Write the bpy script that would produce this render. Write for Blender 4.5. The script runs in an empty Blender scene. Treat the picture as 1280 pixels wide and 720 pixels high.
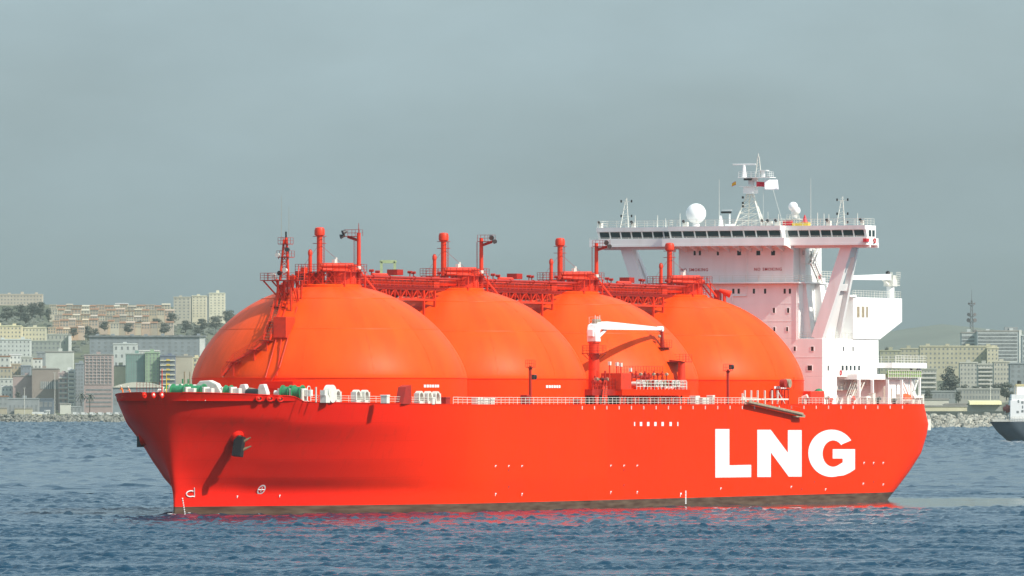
import bpy, bmesh, math, random
import numpy as np
from mathutils import Vector, Matrix, noise
random.seed(11)
scene = bpy.context.scene
COL = scene.collection
R = math.radians
# ------------------------------------------------------------------ camera geometry (1280 x 720 photograph)
FPX, HC, YH = 10000.0, 17.2, 502.0
ANG = R(25); SA, CA = math.sin(ANG), math.cos(ANG)
X1, Y1 = -28.5, 1250.0                       # foot of the first tank's axis
def world(u, v):                             # ship frame (u aft of tank 1, v to port) -> world
    return X1 + u*SA + v*CA, Y1 + u*CA - v*SA
def U(px, v):                                # where a line along the ship at offset v is seen at px
    k = (px-640)/FPX
    return (k*(Y1-v*SA)-X1-v*CA)/(SA-k*CA)
def V(px, u):
    k = (px-640)/FPX
    return (k*(Y1+u*CA)-X1-u*SA)/(CA+k*SA)
def Z(py, u, v):
    return HC + (YH-py)*world(u, v)[1]/FPX
def at(px, py, Y):                           # photograph pixel -> world point at distance Y
    return Vector(((px-640)/FPX*Y, Y, HC+(YH-py)/FPX*Y))
def L(u, v, z): return Vector((-u, v, z))    # ship frame -> local axes of the ship's Empty

# ------------------------------------------------------------------ mesh builder
class MB:
    def __init__(s): s.v=[]; s.f=[]; s.m=[]
    def add(s, vs, fs, mat=0):
        o=len(s.v); s.v += [tuple(p) for p in vs]
        for f in fs: s.f.append(tuple(o+i for i in f)); s.m.append(mat)
        return s
    def box(s, a, b, mat=0):
        x0,x1=sorted((a[0],b[0])); y0,y1=sorted((a[1],b[1])); z0,z1=sorted((a[2],b[2]))
        vs=[(x,y,z) for z in (z0,z1) for x,y in ((x0,y0),(x1,y0),(x1,y1),(x0,y1))]
        return s.add(vs,[(3,2,1,0),(4,5,6,7),(0,1,5,4),(1,2,6,5),(2,3,7,6),(3,0,4,7)],mat)
    def bar(s, p, q, w, h=None, mat=0, up=(0,0,1)):
        p=Vector(p); q=Vector(q); h=h or w; d=(q-p)
        if d.length<1e-6: return s
        d.normalize(); up=Vector(up)
        if abs(d.dot(up))>.98: up=Vector((1,0,0))
        a=d.cross(up).normalized()*w/2; b=a.cross(d).normalized()*h/2
        vs=[r+i*a+j*b for r in (p,q) for i,j in ((-1,-1),(1,-1),(1,1),(-1,1))]
        return s.add(vs,[(3,2,1,0),(4,5,6,7),(0,1,5,4),(1,2,6,5),(2,3,7,6),(3,0,4,7)],mat)
    def tube(s, p, q, r0, r1=None, n=10, mat=0):
        p=Vector(p); q=Vector(q); r1=r0 if r1 is None else r1; d=(q-p).normalized()
        up=Vector((0,0,1)) if abs(d.z)<.95 else Vector((1,0,0))
        a=d.cross(up).normalized(); b=a.cross(d)
        vs=[c+(a*math.cos(2*math.pi*i/n)+b*math.sin(2*math.pi*i/n))*r for c,r in ((p,r0),(q,r1)) for i in range(n)]
        fs=[(i,(i+1)%n,n+(i+1)%n,n+i) for i in range(n)]+[tuple(range(n-1,-1,-1)),tuple(range(n,2*n))]
        return s.add(vs,fs,mat)
    def path(s, pts, r, n=6, mat=0):
        for p,q in zip(pts,pts[1:]): s.tube(p,q,r,r,n,mat)
        return s
    def lathe(s, prof, c=(0,0,0), n=32, mat=0):   # (r,z) list about a vertical axis
        c=Vector(c); vs=[]; fs=[]
        for r,z in prof:
            for i in range(n):
                t=2*math.pi*i/n; vs.append(c+Vector((r*math.cos(t),r*math.sin(t),z)))
        for j in range(len(prof)-1):
            for i in range(n):
                fs.append((j*n+i,j*n+(i+1)%n,(j+1)*n+(i+1)%n,(j+1)*n+i))
        fs.append(tuple(range(n-1,-1,-1))); k=(len(prof)-1)*n; fs.append(tuple(range(k,k+n)))
        return s.add(vs,fs,mat)
    def ball(s, c, r, n=16, mat=0, sc=(1,1,1)):
        m=n//2; c=Vector(c); vs=[c+Vector((0,0,-r*sc[2]))]; fs=[]
        for j in range(1,m):
            ph=-math.pi/2+math.pi*j/m
            for i in range(n):
                t=2*math.pi*i/n
                vs.append(c+Vector((r*sc[0]*math.cos(ph)*math.cos(t),r*sc[1]*math.cos(ph)*math.sin(t),r*sc[2]*math.sin(ph))))
        vs.append(c+Vector((0,0,r*sc[2]))); k=len(vs)-1
        for i in range(n):
            fs.append((0,1+(i+1)%n,1+i)); fs.append((k,k-n+i,k-n+(i+1)%n))
        for j in range(m-2):
            for i in range(n): fs.append((1+j*n+i,1+j*n+(i+1)%n,1+(j+1)*n+(i+1)%n,1+(j+1)*n+i))
        return s.add(vs,fs,mat)
    def prism(s, poly, vec, mat=0):              # planar polygon swept along vec
        vec=Vector(vec); n=len(poly); a=[Vector(p) for p in poly]
        vs=a+[p+vec for p in a]
        fs=[tuple(range(n-1,-1,-1)),tuple(range(n,2*n))]+[(i,(i+1)%n,n+(i+1)%n,n+i) for i in range(n)]
        return s.add(vs,fs,mat)
    def rail(s, pts, h=1.1, sp=1.5, n=3, t=.06, mat=0):
        pts=[Vector(p) for p in pts]; zz=Vector((0,0,1))
        for p,q in zip(pts,pts[1:]):
            for k in range(1,n+1): s.bar(p+zz*h*k/n,q+zz*h*k/n,t*.8,t*.8,mat)
            m=max(1,round((q-p).length/sp))
            for i in range(m+1):
                b=p.lerp(q,i/m); s.bar(b,b+zz*h,t,t,mat)
        return s
    def build(s, name, mats, parent=None, smooth=None, loc=None, bevel=0):
        me=bpy.data.meshes.new(name); me.from_pydata(s.v,[],s.f); me.update()
        if not isinstance(mats,(list,tuple)): mats=[mats]
        for m in mats: me.materials.append(m)
        me.polygons.foreach_set('material_index',s.m)
        bm=bmesh.new(); bm.from_mesh(me); bmesh.ops.recalc_face_normals(bm,faces=bm.faces); bm.to_mesh(me); bm.free()
        if smooth:
            me.polygons.foreach_set('use_smooth',[True]*len(me.polygons)); me.set_sharp_from_angle(angle=R(smooth))
        o=bpy.data.objects.new(name,me); COL.objects.link(o)
        if parent: o.parent=parent
        if loc: o.location=loc
        if bevel:
            b=o.modifiers.new('edge','BEVEL'); b.width=bevel; b.segments=2; b.limit_method='ANGLE'
        return o
def tag(o, label=None, cat=None, group=None, kind=None):
    for k,x in (('label',label),('category',cat),('group',group),('kind',kind)):
        if x: o[k]=x
    return o
def empty(name, loc=(0,0,0), rz=0, parent=None):
    o=bpy.data.objects.new(name,None); COL.objects.link(o); o.location=loc; o.rotation_euler=(0,0,rz)
    if parent: o.parent=parent
    return o
def children(o): return [c for c in bpy.data.objects if c.parent==o]
def copy_tree(o, parent=None):
    c=o.copy(); COL.objects.link(c); c.parent=parent
    for ch in children(o): copy_tree(ch,c)
    return c

# ------------------------------------------------------------------ materials
def mat(name, col, rough=.5, var=.12, scale=3.0, metal=0, bump=0, spec=.5, streak=0, dirt=None):
    m=bpy.data.materials.new(name); m.use_nodes=True; nt=m.node_tree; N=nt.nodes; K=nt.links
    b=N['Principled BSDF']; b.inputs['Roughness'].default_value=rough; b.inputs['Metallic'].default_value=metal
    b.inputs['Specular IOR Level'].default_value=spec
    tc=N.new('ShaderNodeTexCoord'); nz=N.new('ShaderNodeTexNoise'); nz.inputs['Scale'].default_value=scale; nz.inputs['Detail'].default_value=5
    mp=N.new('ShaderNodeMapping'); mp.inputs['Scale'].default_value=(1,1,.15 if streak else 1)
    K.new(tc.outputs['Object'],mp.inputs[0]); K.new(mp.outputs[0],nz.inputs['Vector'])
    rp=N.new('ShaderNodeMapRange'); rp.inputs[1].default_value=.3; rp.inputs[2].default_value=.7
    rp.inputs[3].default_value=1-var; rp.inputs[4].default_value=1+var; K.new(nz.outputs[0],rp.inputs[0])
    mx=N.new('ShaderNodeMix'); mx.data_type='RGBA'; mx.blend_type='MULTIPLY'; mx.inputs[0].default_value=1
    mx.inputs[6].default_value=(*col,1); K.new(rp.outputs[0],mx.inputs[7])
    out=mx.outputs[2]
    if dirt:
        n2=N.new('ShaderNodeTexNoise'); n2.inputs['Scale'].default_value=dirt[1]; n2.inputs['Detail'].default_value=8
        K.new(mp.outputs[0],n2.inputs['Vector'])
        r2=N.new('ShaderNodeMapRange'); r2.inputs[1].default_value=.55; r2.inputs[2].default_value=.8; r2.inputs[4].default_value=dirt[2]; K.new(n2.outputs[0],r2.inputs[0])
        m2=N.new('ShaderNodeMix'); m2.data_type='RGBA'; K.new(r2.outputs[0],m2.inputs[0]); K.new(out,m2.inputs[6]); m2.inputs[7].default_value=(*dirt[0],1); out=m2.outputs[2]
    K.new(out,b.inputs['Base Color'])
    if bump:
        bp=N.new('ShaderNodeBump'); bp.inputs['Strength'].default_value=bump; K.new(nz.outputs[0],bp.inputs['Height']); K.new(bp.outputs[0],b.inputs['Normal'])
    return m
ORANGE=(.88,.032,.0002)
M={}
M['dome']=mat('dome_paint',(.88,.080,.005),.45,.05,.12,streak=1,spec=.12,dirt=((.70,.055,.008),.35,.35))
M['gear']=mat('orange_gear_paint',(.70,.034,.003),.45,.12,.8,dirt=((.25,.03,.012),1.2,.6))
M['gear2']=mat('red_gear_paint',(.36,.013,.004),.5,.15,.8,dirt=((.18,.02,.01),1.2,.6))
M['skirt']=mat('skirt_paint',(.88,.048,.0015),.45,.06,.15,streak=1,spec=.1,dirt=((.60,.03,.006),.5,.4))
M['deckred']=mat('deck_paint',(.42,.04,.012),.7,.15,.5)
M['white']=mat('white_ship_paint',(.86,.855,.835),.4,.04,.5,streak=1,dirt=((.55,.47,.38),.6,.25))
M['whitegear']=mat('white_gear_paint',(.70,.69,.62),.45,.06,2.,dirt=((.45,.38,.28),1.5,.4))
M['letter']=mat('letter_paint',(.80,.79,.78),.45,.04,.3,streak=1,dirt=((.52,.40,.34),.5,.35))
M['glass']=mat('dark_glass',(.022,.042,.048),.15,.2,.4,spec=.25)
M['glass2']=mat('window_glass',(.02,.03,.035),.12,.2,2)
M['green']=mat('green_drum_paint',(.03,.22,.09),.5,.25,3)
M['black']=mat('black_paint',(.012,.012,.012),.5,.2,3)
M['steel']=mat('grey_brown_steel',(.34,.28,.19),.55,.25,2)
M['rust']=mat('anchor_steel',(.16,.10,.05),.7,.35,2,dirt=((.25,.09,.02),2.,.8))
M['greynet']=mat('green_netting',(.22,.34,.12),.8,.3,2)
M['redtext']=mat('red_lettering',(.55,.02,.03),.5,.1,2)
M['skin']=mat('skin',(.45,.25,.16),.6,.05,8)
M['lamp']=mat('lamp_housing',(.06,.06,.06),.4,.2,3)
M['orangefab']=mat('orange_fabric',(.85,.22,.03),.8,.1,4)
M['yellow']=mat('yellow_paint',(.7,.5,.06),.5,.1,3)

def hull_mat():
    m=mat('hull_paint',ORANGE,.45,.05,.06,streak=1); nt=m.node_tree; N=nt.nodes; K=nt.links; b=N['Principled BSDF']
    old=b.inputs['Base Color'].links[0].from_socket
    tc=N.new('ShaderNodeTexCoord'); b.inputs['Specular IOR Level'].default_value=.05; sep=N.new('ShaderNodeSeparateXYZ'); K.new(tc.outputs['Object'],sep.inputs[0])
    def rng(sock,lo,hi,a=0,bb=1):
        r=N.new('ShaderNodeMapRange'); r.inputs[1].default_value=lo; r.inputs[2].default_value=hi; r.inputs[3].default_value=a; r.inputs[4].default_value=bb
        K.new(sock,r.inputs[0]); return r.outputs[0]
    def mul(a,c):
        q=N.new('ShaderNodeMath'); q.operation='MULTIPLY'; K.new(a,q.inputs[0]); K.new(c,q.inputs[1]); return q.outputs[0]
    def mix(fac,a,colr):
        q=N.new('ShaderNodeMix'); q.data_type='RGBA'; K.new(fac,q.inputs[0]); K.new(a,q.inputs[6])
        if isinstance(colr,tuple): q.inputs[7].default_value=(*colr,1)
        else: K.new(colr,q.inputs[7])
        return q.outputs[2]
    # repainted lighter rectangle amidships, bow shading painted in as a darker red, plate seams
    x0,x1=-U(758,24),-U(588,24)
    pm=mul(mul(rng(sep.outputs[0],x0-.6,x0),rng(sep.outputs[0],x1,x1+.6,1,0)),mul(rng(sep.outputs[2],4.6,5.2),rng(sep.outputs[2],16.4,16.7,1,0)))
    half=N.new('ShaderNodeMath'); half.operation='MULTIPLY'; half.inputs[1].default_value=.55; K.new(pm,half.inputs[0])
    c=mix(half.outputs[0],old,(.90,.038,.0004))
    bow=rng(sep.outputs[0],-5,32,0,.9)
    c=mix(bow,c,(.74,.012,.006))
    # scuffs and rub marks of fenders
    n2=N.new('ShaderNodeTexNoise'); mp=N.new('ShaderNodeMapping'); mp.inputs['Scale'].default_value=(.25,.25,1.6); K.new(tc.outputs['Object'],mp.inputs[0]); K.new(mp.outputs[0],n2.inputs['Vector'])
    n2.inputs['Scale'].default_value=.5; n2.inputs['Detail'].default_value=8
    c=mix(rng(n2.outputs[0],.58,.85,0,.35),c,(.55,.022,.008))
    n4=N.new('ShaderNodeTexNoise'); m4=N.new('ShaderNodeMapping'); m4.inputs['Scale'].default_value=(.9,.9,.05); K.new(tc.outputs['Object'],m4.inputs[0]); K.new(m4.outputs[0],n4.inputs['Vector']); n4.inputs['Scale'].default_value=1; n4.inputs['Detail'].default_value=5
    c=mix(mul(rng(n4.outputs[0],.56,.74,0,.45),rng(sep.outputs[2],6,16.5,.25,1)),c,(.46,.026,.010))
    wv=N.new('ShaderNodeTexBrick'); wv.inputs['Scale'].default_value=1; wv.inputs['Brick Width'].default_value=11; wv.inputs['Row Height'].default_value=2.8; wv.inputs['Mortar Size'].default_value=.035
    wv.inputs['Color1'].default_value=(1,1,1,1); wv.inputs['Color2'].default_value=(.95,.95,.95,1); wv.inputs['Mortar'].default_value=(.82,.82,.82,1)
    cb=N.new('ShaderNodeCombineXYZ'); K.new(sep.outputs[0],cb.inputs[0]); K.new(sep.outputs[2],cb.inputs[1]); K.new(cb.outputs[0],wv.inputs['Vector'])
    q=N.new('ShaderNodeMix'); q.data_type='RGBA'; q.blend_type='MULTIPLY'; q.inputs[0].default_value=.6; K.new(c,q.inputs[6]); K.new(wv.outputs[0],q.inputs[7]); c=q.outputs[2]
    # boot topping: weathered brown below the load line, paler scum towards its top
    n3=N.new('ShaderNodeTexNoise'); n3.inputs['Scale'].default_value=.7; n3.inputs['Detail'].default_value=7
    m3=N.new('ShaderNodeMapping'); m3.inputs['Scale'].default_value=(.3,.3,2.5); K.new(tc.outputs['Object'],m3.inputs[0]); K.new(m3.outputs[0],n3.inputs['Vector'])
    rr=N.new('ShaderNodeValToRGB'); K.new(n3.outputs[0],rr.inputs[0]); rr.color_ramp.elements[0].position=.3; rr.color_ramp.elements[0].color=(.055,.027,.019,1); rr.color_ramp.elements[1].position=.7; rr.color_ramp.elements[1].color=(.135,.092,.064,1)
    c=mix(rng(sep.outputs[2],1.36,1.40,1,0),c,rr.outputs[0])
    K.new(c,b.inputs['Base Color'])
    # faint plate buckling
    nb=N.new('ShaderNodeTexNoise'); nb.inputs['Scale'].default_value=.30; nb.inputs['Detail'].default_value=3; K.new(tc.outputs['Object'],nb.inputs['Vector'])
    bp=N.new('ShaderNodeBump'); bp.inputs['Strength'].default_value=.4; bp.inputs['Distance'].default_value=.12; K.new(nb.outputs[0],bp.inputs['Height']); K.new(bp.outputs[0],b.inputs['Normal'])
    return m
M['hull']=hull_mat()
def dome_streaks(m):
    nt=m.node_tree; N=nt.nodes; K=nt.links; b=N['Principled BSDF']; old=b.inputs['Base Color'].links[0].from_socket
    tc=N.new('ShaderNodeTexCoord'); sp=N.new('ShaderNodeSeparateXYZ'); K.new(tc.outputs['Object'],sp.inputs[0])
    an=N.new('ShaderNodeMath'); an.operation='ARCTAN2'; K.new(sp.outputs[1],an.inputs[0]); K.new(sp.outputs[0],an.inputs[1])
    cb=N.new('ShaderNodeCombineXYZ'); K.new(an.outputs[0],cb.inputs[0]); z_=N.new('ShaderNodeMath'); z_.operation='MULTIPLY'; z_.inputs[1].default_value=.02; K.new(sp.outputs[2],z_.inputs[0]); K.new(z_.outputs[0],cb.inputs[1])
    nz=N.new('ShaderNodeTexNoise'); nz.inputs['Scale'].default_value=5; nz.inputs['Detail'].default_value=6; nz.inputs['Roughness'].default_value=.65; K.new(cb.outputs[0],nz.inputs['Vector'])
    r=N.new('ShaderNodeMapRange'); r.inputs[1].default_value=.35; r.inputs[2].default_value=.68; r.inputs[3].default_value=1.06; r.inputs[4].default_value=.80; K.new(nz.outputs[0],r.inputs[0])
    mx=N.new('ShaderNodeMix'); mx.data_type='RGBA'; mx.blend_type='MULTIPLY'; mx.inputs[0].default_value=1; K.new(old,mx.inputs[6]); K.new(r.outputs[0],mx.inputs[7]); K.new(mx.outputs[2],b.inputs['Base Color'])
dome_streaks(M['dome'])

# ------------------------------------------------------------------ the ship
ship=empty('gas_carrier',(X1,Y1,0),R(90)-ANG+R(180))
# local +X must point to the bow: direction (-SA,-CA)
ship.rotation_euler=(0,0,math.atan2(-CA,-SA))
tag(ship,'huge orange gas carrier with four domed tanks and white bridge lettered LNG','ship')
DZ=16.7
def interp(z,xs,ys): return float(np.interp(z,xs,ys))
def stem_u(z): return -52.6-5.0*max(0,(z-3)/15.6)
def stern_u(z): return interp(z,[0,.4,2,5,8.25,11.3,13.4,16.7],SE)
SE=[189,189.5,193,199,204.5,207,208,206]
def bow_m(z): return interp(z,[3.77,5.45,8.14,10.92,13.71,16.86],[1.22,1.04,.86,.72,.56,.48])
def half_b(u,z):
    b=24.0; us=stem_u(z); ue=stern_u(z)
    x=(u-us)/62
    if x<=0 or u>=ue: return 0.0
    if x<1: b*=(1-(1-x)**1.8)**bow_m(z)
    s=u-us; rr=interp(z,[2,6,10,14,18],[.3,.9,3.0,5.5,7.5]); g=max(0,1-s/16)
    if g>0: b=(b**3+((2*rr*s)**.5*g*.8)**3)**(1/3)
    t=(u-(ue-26))/26
    if t>0: b*=(1-t**2.6)**.5
    return b
STEP=U(372,15.0)
def top_z(u):                                 # bulwark / sheer line
    if u<STEP-1.6: return 17.95+(.65)*max(0,(STEP-u)/16)
    if u<STEP+.8:
        t=(u-STEP+1.6)/2.4; return 17.95-(17.95-17.15)*(t*t*(3-2*t))
    return DZ+.45*max(0,1-(u-STEP)/45)**1.3
def deck_z(u): return (17.3 if u<STEP else top_z(u)-.04)
ts=sorted(set([round(.5-.5*math.cos(math.pi*i/220),5) for i in range(221)]+[round((STEP+57)/262+d*.0011,5) for d in range(-4,5)]))
ws=[i/40 for i in range(41)]
hm=MB(); vs=[]; fs=[]; nt_=len(ts); nz_=len(ws)
for sgn in (1,-1):
    o=len(vs)
    for w in ws:
        zn=-3+w*20
        for t in ts:
            u=stem_u(zn)+t*(stern_u(zn)-stem_u(zn)); z=-3+w*(top_z(u)+3)
            vs.append(L(u,sgn*half_b(u,zn),z))
    for j in range(nz_-1):
        for i in range(nt_-1):
            a=o+j*nt_+i; fs.append((a,a+1,a+1+nt_,a+nt_) if sgn>0 else (a+nt_,a+1+nt_,a+1,a))
hm.add(vs,fs)
hull=hm.build('hull',M['hull'],ship,smooth=50)
bmx=bmesh.new(); bmx.from_mesh(hull.data); bmesh.ops.remove_doubles(bmx,verts=bmx.verts,dist=.002); bmesh.ops.recalc_face_normals(bmx,faces=bmx.faces); bmx.to_mesh(hull.data); bmx.free()
def edge_v(u): return half_b(u,17.0)
# deck sheet
dm=MB(); us=[stem_u(17)+.5+i*(stern_u(17)-stem_u(17)-1)/300 for i in range(301)]; vs=[]; fs=[]
for u in us:
    b=max(.05,edge_v(u)-.12)
    vs+= [L(u,-b,deck_z(u)),L(u,b,deck_z(u))]
for i in range(300): fs.append((2*i,2*i+1,2*i+3,2*i+2))
dm.add(vs,fs); dm.build('deck',M['deckred'],ship)
# gunwale cap strip along the port and starboard edges
for sg in (1,-1):
    gb=MB(); pp=[]
    for i in range(0,301):
        u=us[i]; pp.append(L(u,sg*(edge_v(u)+.0),top_z(u)+.03))
    for p,q in zip(pp,pp[1:]): gb.bar(p,q,.16,.1)
    gb.build('gunwale_cap',M['hull'],ship)

# --- letters on the port side
def letter(name,polys):
    mb=MB()
    for poly in polys:
        mb.prism([L(U(x,24),24.03,Z(y,U(x,24),24)) for x,y in poly],(0,.03,0))
    return mb.build(name,M['letter'],hull)
letter('letter',[[(893.8,536.3),(911.3,536.3),(911.3,581.6),(938.6,581.0),(938.6,596.4),(893.8,597)]])
letter('letter',[[(946.3,537.2),(963,537.2),(984.5,566),(984.5,537.6),(1001.7,537.6),(1001.7,595.8),(985.5,595.8),(963.2,565.5),(963.2,596.3),(946.3,596.3)]])
gp=[]
cx,cy,rx,ry=1039.2,566.6,29.2,29.6
outer=[]; 
for i in range(0,37):
    t=R(-33-i*(294-0)/36)        # from upper right terminal anticlockwise round to the spur
    outer.append((cx+rx*math.cos(t),cy+ry*math.sin(t)))
outer=[p for p in outer if not (p[0]>1050 and p[1]>575)]
outer+=[(1054.5,594.2),(1062,590.8),(1068.4,586.6),(1068.4,561.4),(1040.5,561.4),(1040.5,573.2),(1053,573.2),(1053,578)]
inner=[]
for i in range(0,25):
    t=R(62+i*(258)/24); inner.append((1041+13.2*math.cos(t),567+16.5*math.sin(t)))
inner=[p for p in inner if not(p[0]>1050 and 560<p[1])]
inner=[p for p in inner if not(p[0]>1051.5 and p[1]<560)]
g=outer+inner+[(1052.5,555.2)]
gmb=MB()
import mathutils.geometry as mg
tri=mg.tessellate_polygon([[Vector((x,-y,0)) for x,y in g]])
P3=[L(U(x,24),24.05,Z(y,U(x,24),24)) for x,y in g]
gmb.add(P3,[tuple(t) for t in tri])
go=gmb.build('letter',M['letter'],hull); sd=go.modifiers.new('thick','SOLIDIFY'); sd.thickness=.03; sd.offset=0
# ship-side surface point on the port side: pixel -> local point
def side_pt(px,py,off=.03):
    v=20.0
    for _ in range(60):
        u=U(px,v); z=Z(py,u,v); v=.6*v+.4*half_b(u,min(17,max(-3,z)))
    e=.4
    b1=half_b(u+e,min(17,z)); b0=half_b(u-e,min(17,z)); bz=(half_b(u,min(17,z+e))-half_b(u,min(17,z-e)))/(2*e); n=Vector(((b1-b0)/(2*e),1,-bz)).normalized()   # local normal (bow +X)
    return L(u,v,z)+n*off, n
def mark(mb): return mb.build('hull_mark',[M['letter'],M['gear2']],hull)
for x,y in ((793,530),(801,530),(810,530),(819,530),(828,530),(838,530),(847,530)):
    w=.45 if 800<x<840 else .2
    pp,n=side_pt(x,y); mark(MB().box(pp+Vector((-w,-.02,-.33)),pp+Vector((w,.02,.33))))
def tick(x,y,c=0,w=.5,h=.5):
    w*=.6; h*=.75
    pp,n=side_pt(x,y); m_=MB(); m_.prism([pp+Vector(q) for q in ((-w,-.02,h*.25),(w,-.02,h*.25),(w,-.02,-h),(w*.4,-.02,-h),(w*.4,-.02,-h*.25),(-w,-.02,-h*.25))],(0,.04,0),c); mark(m_)
for bx in (636,780):
    for dx in (-16.5,0,16.5): tick(bx+dx,582 if bx<700 else 581.5,0,.45,.3)
    for dx in (-16.5,16.5): tick(bx+dx,617 if bx<700 else 614.5,0,.35,.5)
    tick(bx,587,1,.45,.4); tick(bx,608 if bx<700 else 606,1,.45,.4)
for x,y,c in ((1080,578,0),(1092,578,0),(1104,578,0),(1079,604,0),(1104,605,0),(1092,581,1),(1018,602,1),(1002,611,1),(1032,611,0),(1092,602,1),(901,610,0),(297,620,0),(350,619,0),(989,608,0)): tick(x,y,c,.45,.4)
def draught(pts,w):
    m_=MB()
    for x,y in pts:
        pp,n=side_pt(x,y); m_.box(pp-Vector((w,.02,.09)),pp+Vector((w,.02,.09)))
    q,n=side_pt(*pts[0]); r,n=side_pt(*pts[-1]); m_.bar(q,r,.07,.03); m_.build('draught_mark',M['letter'],hull)
draught([(857,614+i*1.9) for i in range(9)],.22); draught([(228+i*.45,623+i*2.8) for i in range(9)],.16)
tick(851,617,0,.5,.7)
def disc_mark(px,py,r):
    p,n=side_pt(px,py,.22); mb=MB()
    t1=Vector((n.y,-n.x,0)).normalized(); zz=t1.cross(n).normalized(); zz=zz if zz.z>0 else -zz; N=20
    for rr0,rr1 in ((r*.72,r),):
        vs=[p+(t1*math.cos(a)*rr*1.15+zz*math.sin(a)*rr*1.45) for rr in (rr0,rr1) for a in [2*math.pi*i/N for i in range(N)]]
        mb.add(vs,[(i,(i+1)%N,N+(i+1)%N,N+i) for i in range(N)])
    mb.bar(p-t1*r*1.0,p+t1*r*1.0,.03,.11); mb.bar(p-zz*r*.7,p+zz*r*.7,.16,.03)
    return mb.build('thruster_mark',M['letter'],hull)
disc_mark(326,611,.62)
p,n=side_pt(238,617,.05); t1=Vector((n.y,-n.x,0)).normalized(); zz=t1.cross(n).normalized(); zz=zz if zz.z>0 else -zz; t1=-t1; bmk=MB()
arc=[p+t1*(.9*math.cos(a))+zz*(.45*math.sin(a)) for a in [R(60+i*24) for i in range(11)]]+[p+t1*.9+zz*-.45,p+t1*.6+zz*.9]
for q,r_ in zip(arc,arc[1:]): bmk.bar(q,r_,.12,.14)
bmk.build('bulb_mark',M['letter'],hull)

# --- bow fairleads in the bulwark
def fairlead(px,py,m):
    p,n=side_pt(px,py,.0); mb=MB(); N=14; t1=Vector((n.y,-n.x,0)).normalized(); zz=t1.cross(n).normalized(); zz=zz if zz.z>0 else -zz
    for i in range(N):
        a0=2*math.pi*i/N; a1=2*math.pi*(i+1)/N
        mb.tube(p+n*.06+t1*math.cos(a0)*.55+zz*math.sin(a0)*.36,p+n*.06+t1*math.cos(a1)*.55+zz*math.sin(a1)*.36,.13,n=6,mat=0)
    mb.add([p+n*.05+t1*math.cos(2*math.pi*i/N)*.5+zz*math.sin(2*math.pi*i/N)*.33 for i in range(N)],[tuple(range(N))],1)
    mb.ball(p+n*.1+t1*.16+zz*.05,.27,8,m)
    return mb.build('fairlead',[M['hull'],M['black'],M['whitegear'],M['gear']],hull)
for x,y,m in ((180,494,3),(191.5,494,2),(205,494,2),(216.5,494.5,2),(323.5,498.5,3),(337,498.5,3),(350,499,3)): fairlead(x,y,m)

# --- anchors
def anchor(px,py):
    p,n=side_pt(px,py,0); mb=MB(); t1=Vector((n.y,-n.x,0)); zz=Vector((0,0,1))
    o=empty('anchor',parent=hull)
    b=MB(); b.tube(p-n*.5+zz*.5,p+n*.3+zz*.45,1.15,.9,14); b.build('bolster',M['hull'],hull,smooth=40)
    mb.bar(p+n*.6+zz*1.0-t1*.2,p+n*.75-zz*1.9+t1*.5,1.5,1.0,1); 
    mb.tube(p+n*.95-t1*.1+zz*.3,p+n*1.6-t1*2.0+zz*1.5,.34,.1,8,0); mb.tube(p+n*.95-t1*.1-zz*.9,p+n*1.6-t1*2.1+zz*.2,.34,.1,8,0)
    mb.box(p+n*.5-t1*.5+zz*-.2-Vector((.6,.6,.9)),p+n*.5+Vector((.5,.4,.7)),1); mb.ball(p+n*.4+zz*1.1,.45,10,0)
    COL.objects.unlink(o); bpy.data.objects.remove(o)
    return mb.build('anchor',[M['rust'],M['black']],hull,bevel=.06)
anchor(297,551)
# starboard anchor recess, seen in profile against the water
ub=-44.0; sa=MB(); pb=L(ub,-half_b(ub,11.6)+1.8,11.6)
sa.tube(pb+Vector((-.4,.9,.5)),pb+Vector((.5,-1.2,.0)),1.5,1.1,14,0); sa.box(pb+Vector((-.4,-1.7,-1.3)),pb+Vector((.5,-.9,.3)),1)
sa.build('anchor',[M['hull'],M['black']],hull)
# ------------------------------------------------------------------ tanks
TS=45.0; TR=21.5; TZ0=20.9; TOP=35.5; RS=(TR**2+(TOP-TZ0)**2)/(2*(TOP-TZ0)); TCZ=TOP-RS
def dome_z(r): return TZ0+(TOP-TZ0)*max(0,1-(abs(r)/TR)**2.2)**.7
def dome_r(z): return TR*max(0,1-min(1,max(0,(z-TZ0)/(TOP-TZ0)))**(1/.7))**(1/2.2)
def txt(name,body,size,parent,m,loc,mx,depth=.02,sx=1,align='CENTER',width=None):
    cu=bpy.data.curves.new(name,'FONT'); cu.body=body; cu.size=size; cu.extrude=depth; cu.align_x=align; cu.resolution_u=2; cu.space_character=1.18; cu.space_word=1.3; cu.offset=.006
    tmp=bpy.data.objects.new(name+'_src',cu); COL.objects.link(tmp)
    dg=bpy.context.evaluated_depsgraph_get(); me=bpy.data.meshes.new_from_object(tmp.evaluated_get(dg))
    bpy.data.objects.remove(tmp)
    if width: xs_=[v.co.x for v in me.vertices]; sx=width/(max(xs_)-min(xs_))
    me.transform(Matrix.Diagonal((sx,1,1,1))); me.transform(mx); me.transform(Matrix.Translation(loc))
    me.materials.clear(); me.materials.append(m)
    o=bpy.data.objects.new(name,me); COL.objects.link(o); o.parent=parent; return o
FRONT=Matrix(((0,0,1,0),(1,0,0,0),(0,1,0,0),(0,0,0,1)))     # text x -> port, y -> up, faces the bow
PORT=Matrix(((-1,0,0,0),(0,0,1,0),(0,1,0,0),(0,0,0,1)))     # text x -> aft, y -> up, faces port
prof=[(TR,DZ-.4),(TR,TZ0-.12),(TR+.10,TZ0-.10),(TR+.10,TZ0),(TR-.02,TZ0)]
N_=40
prof2=[]
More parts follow.
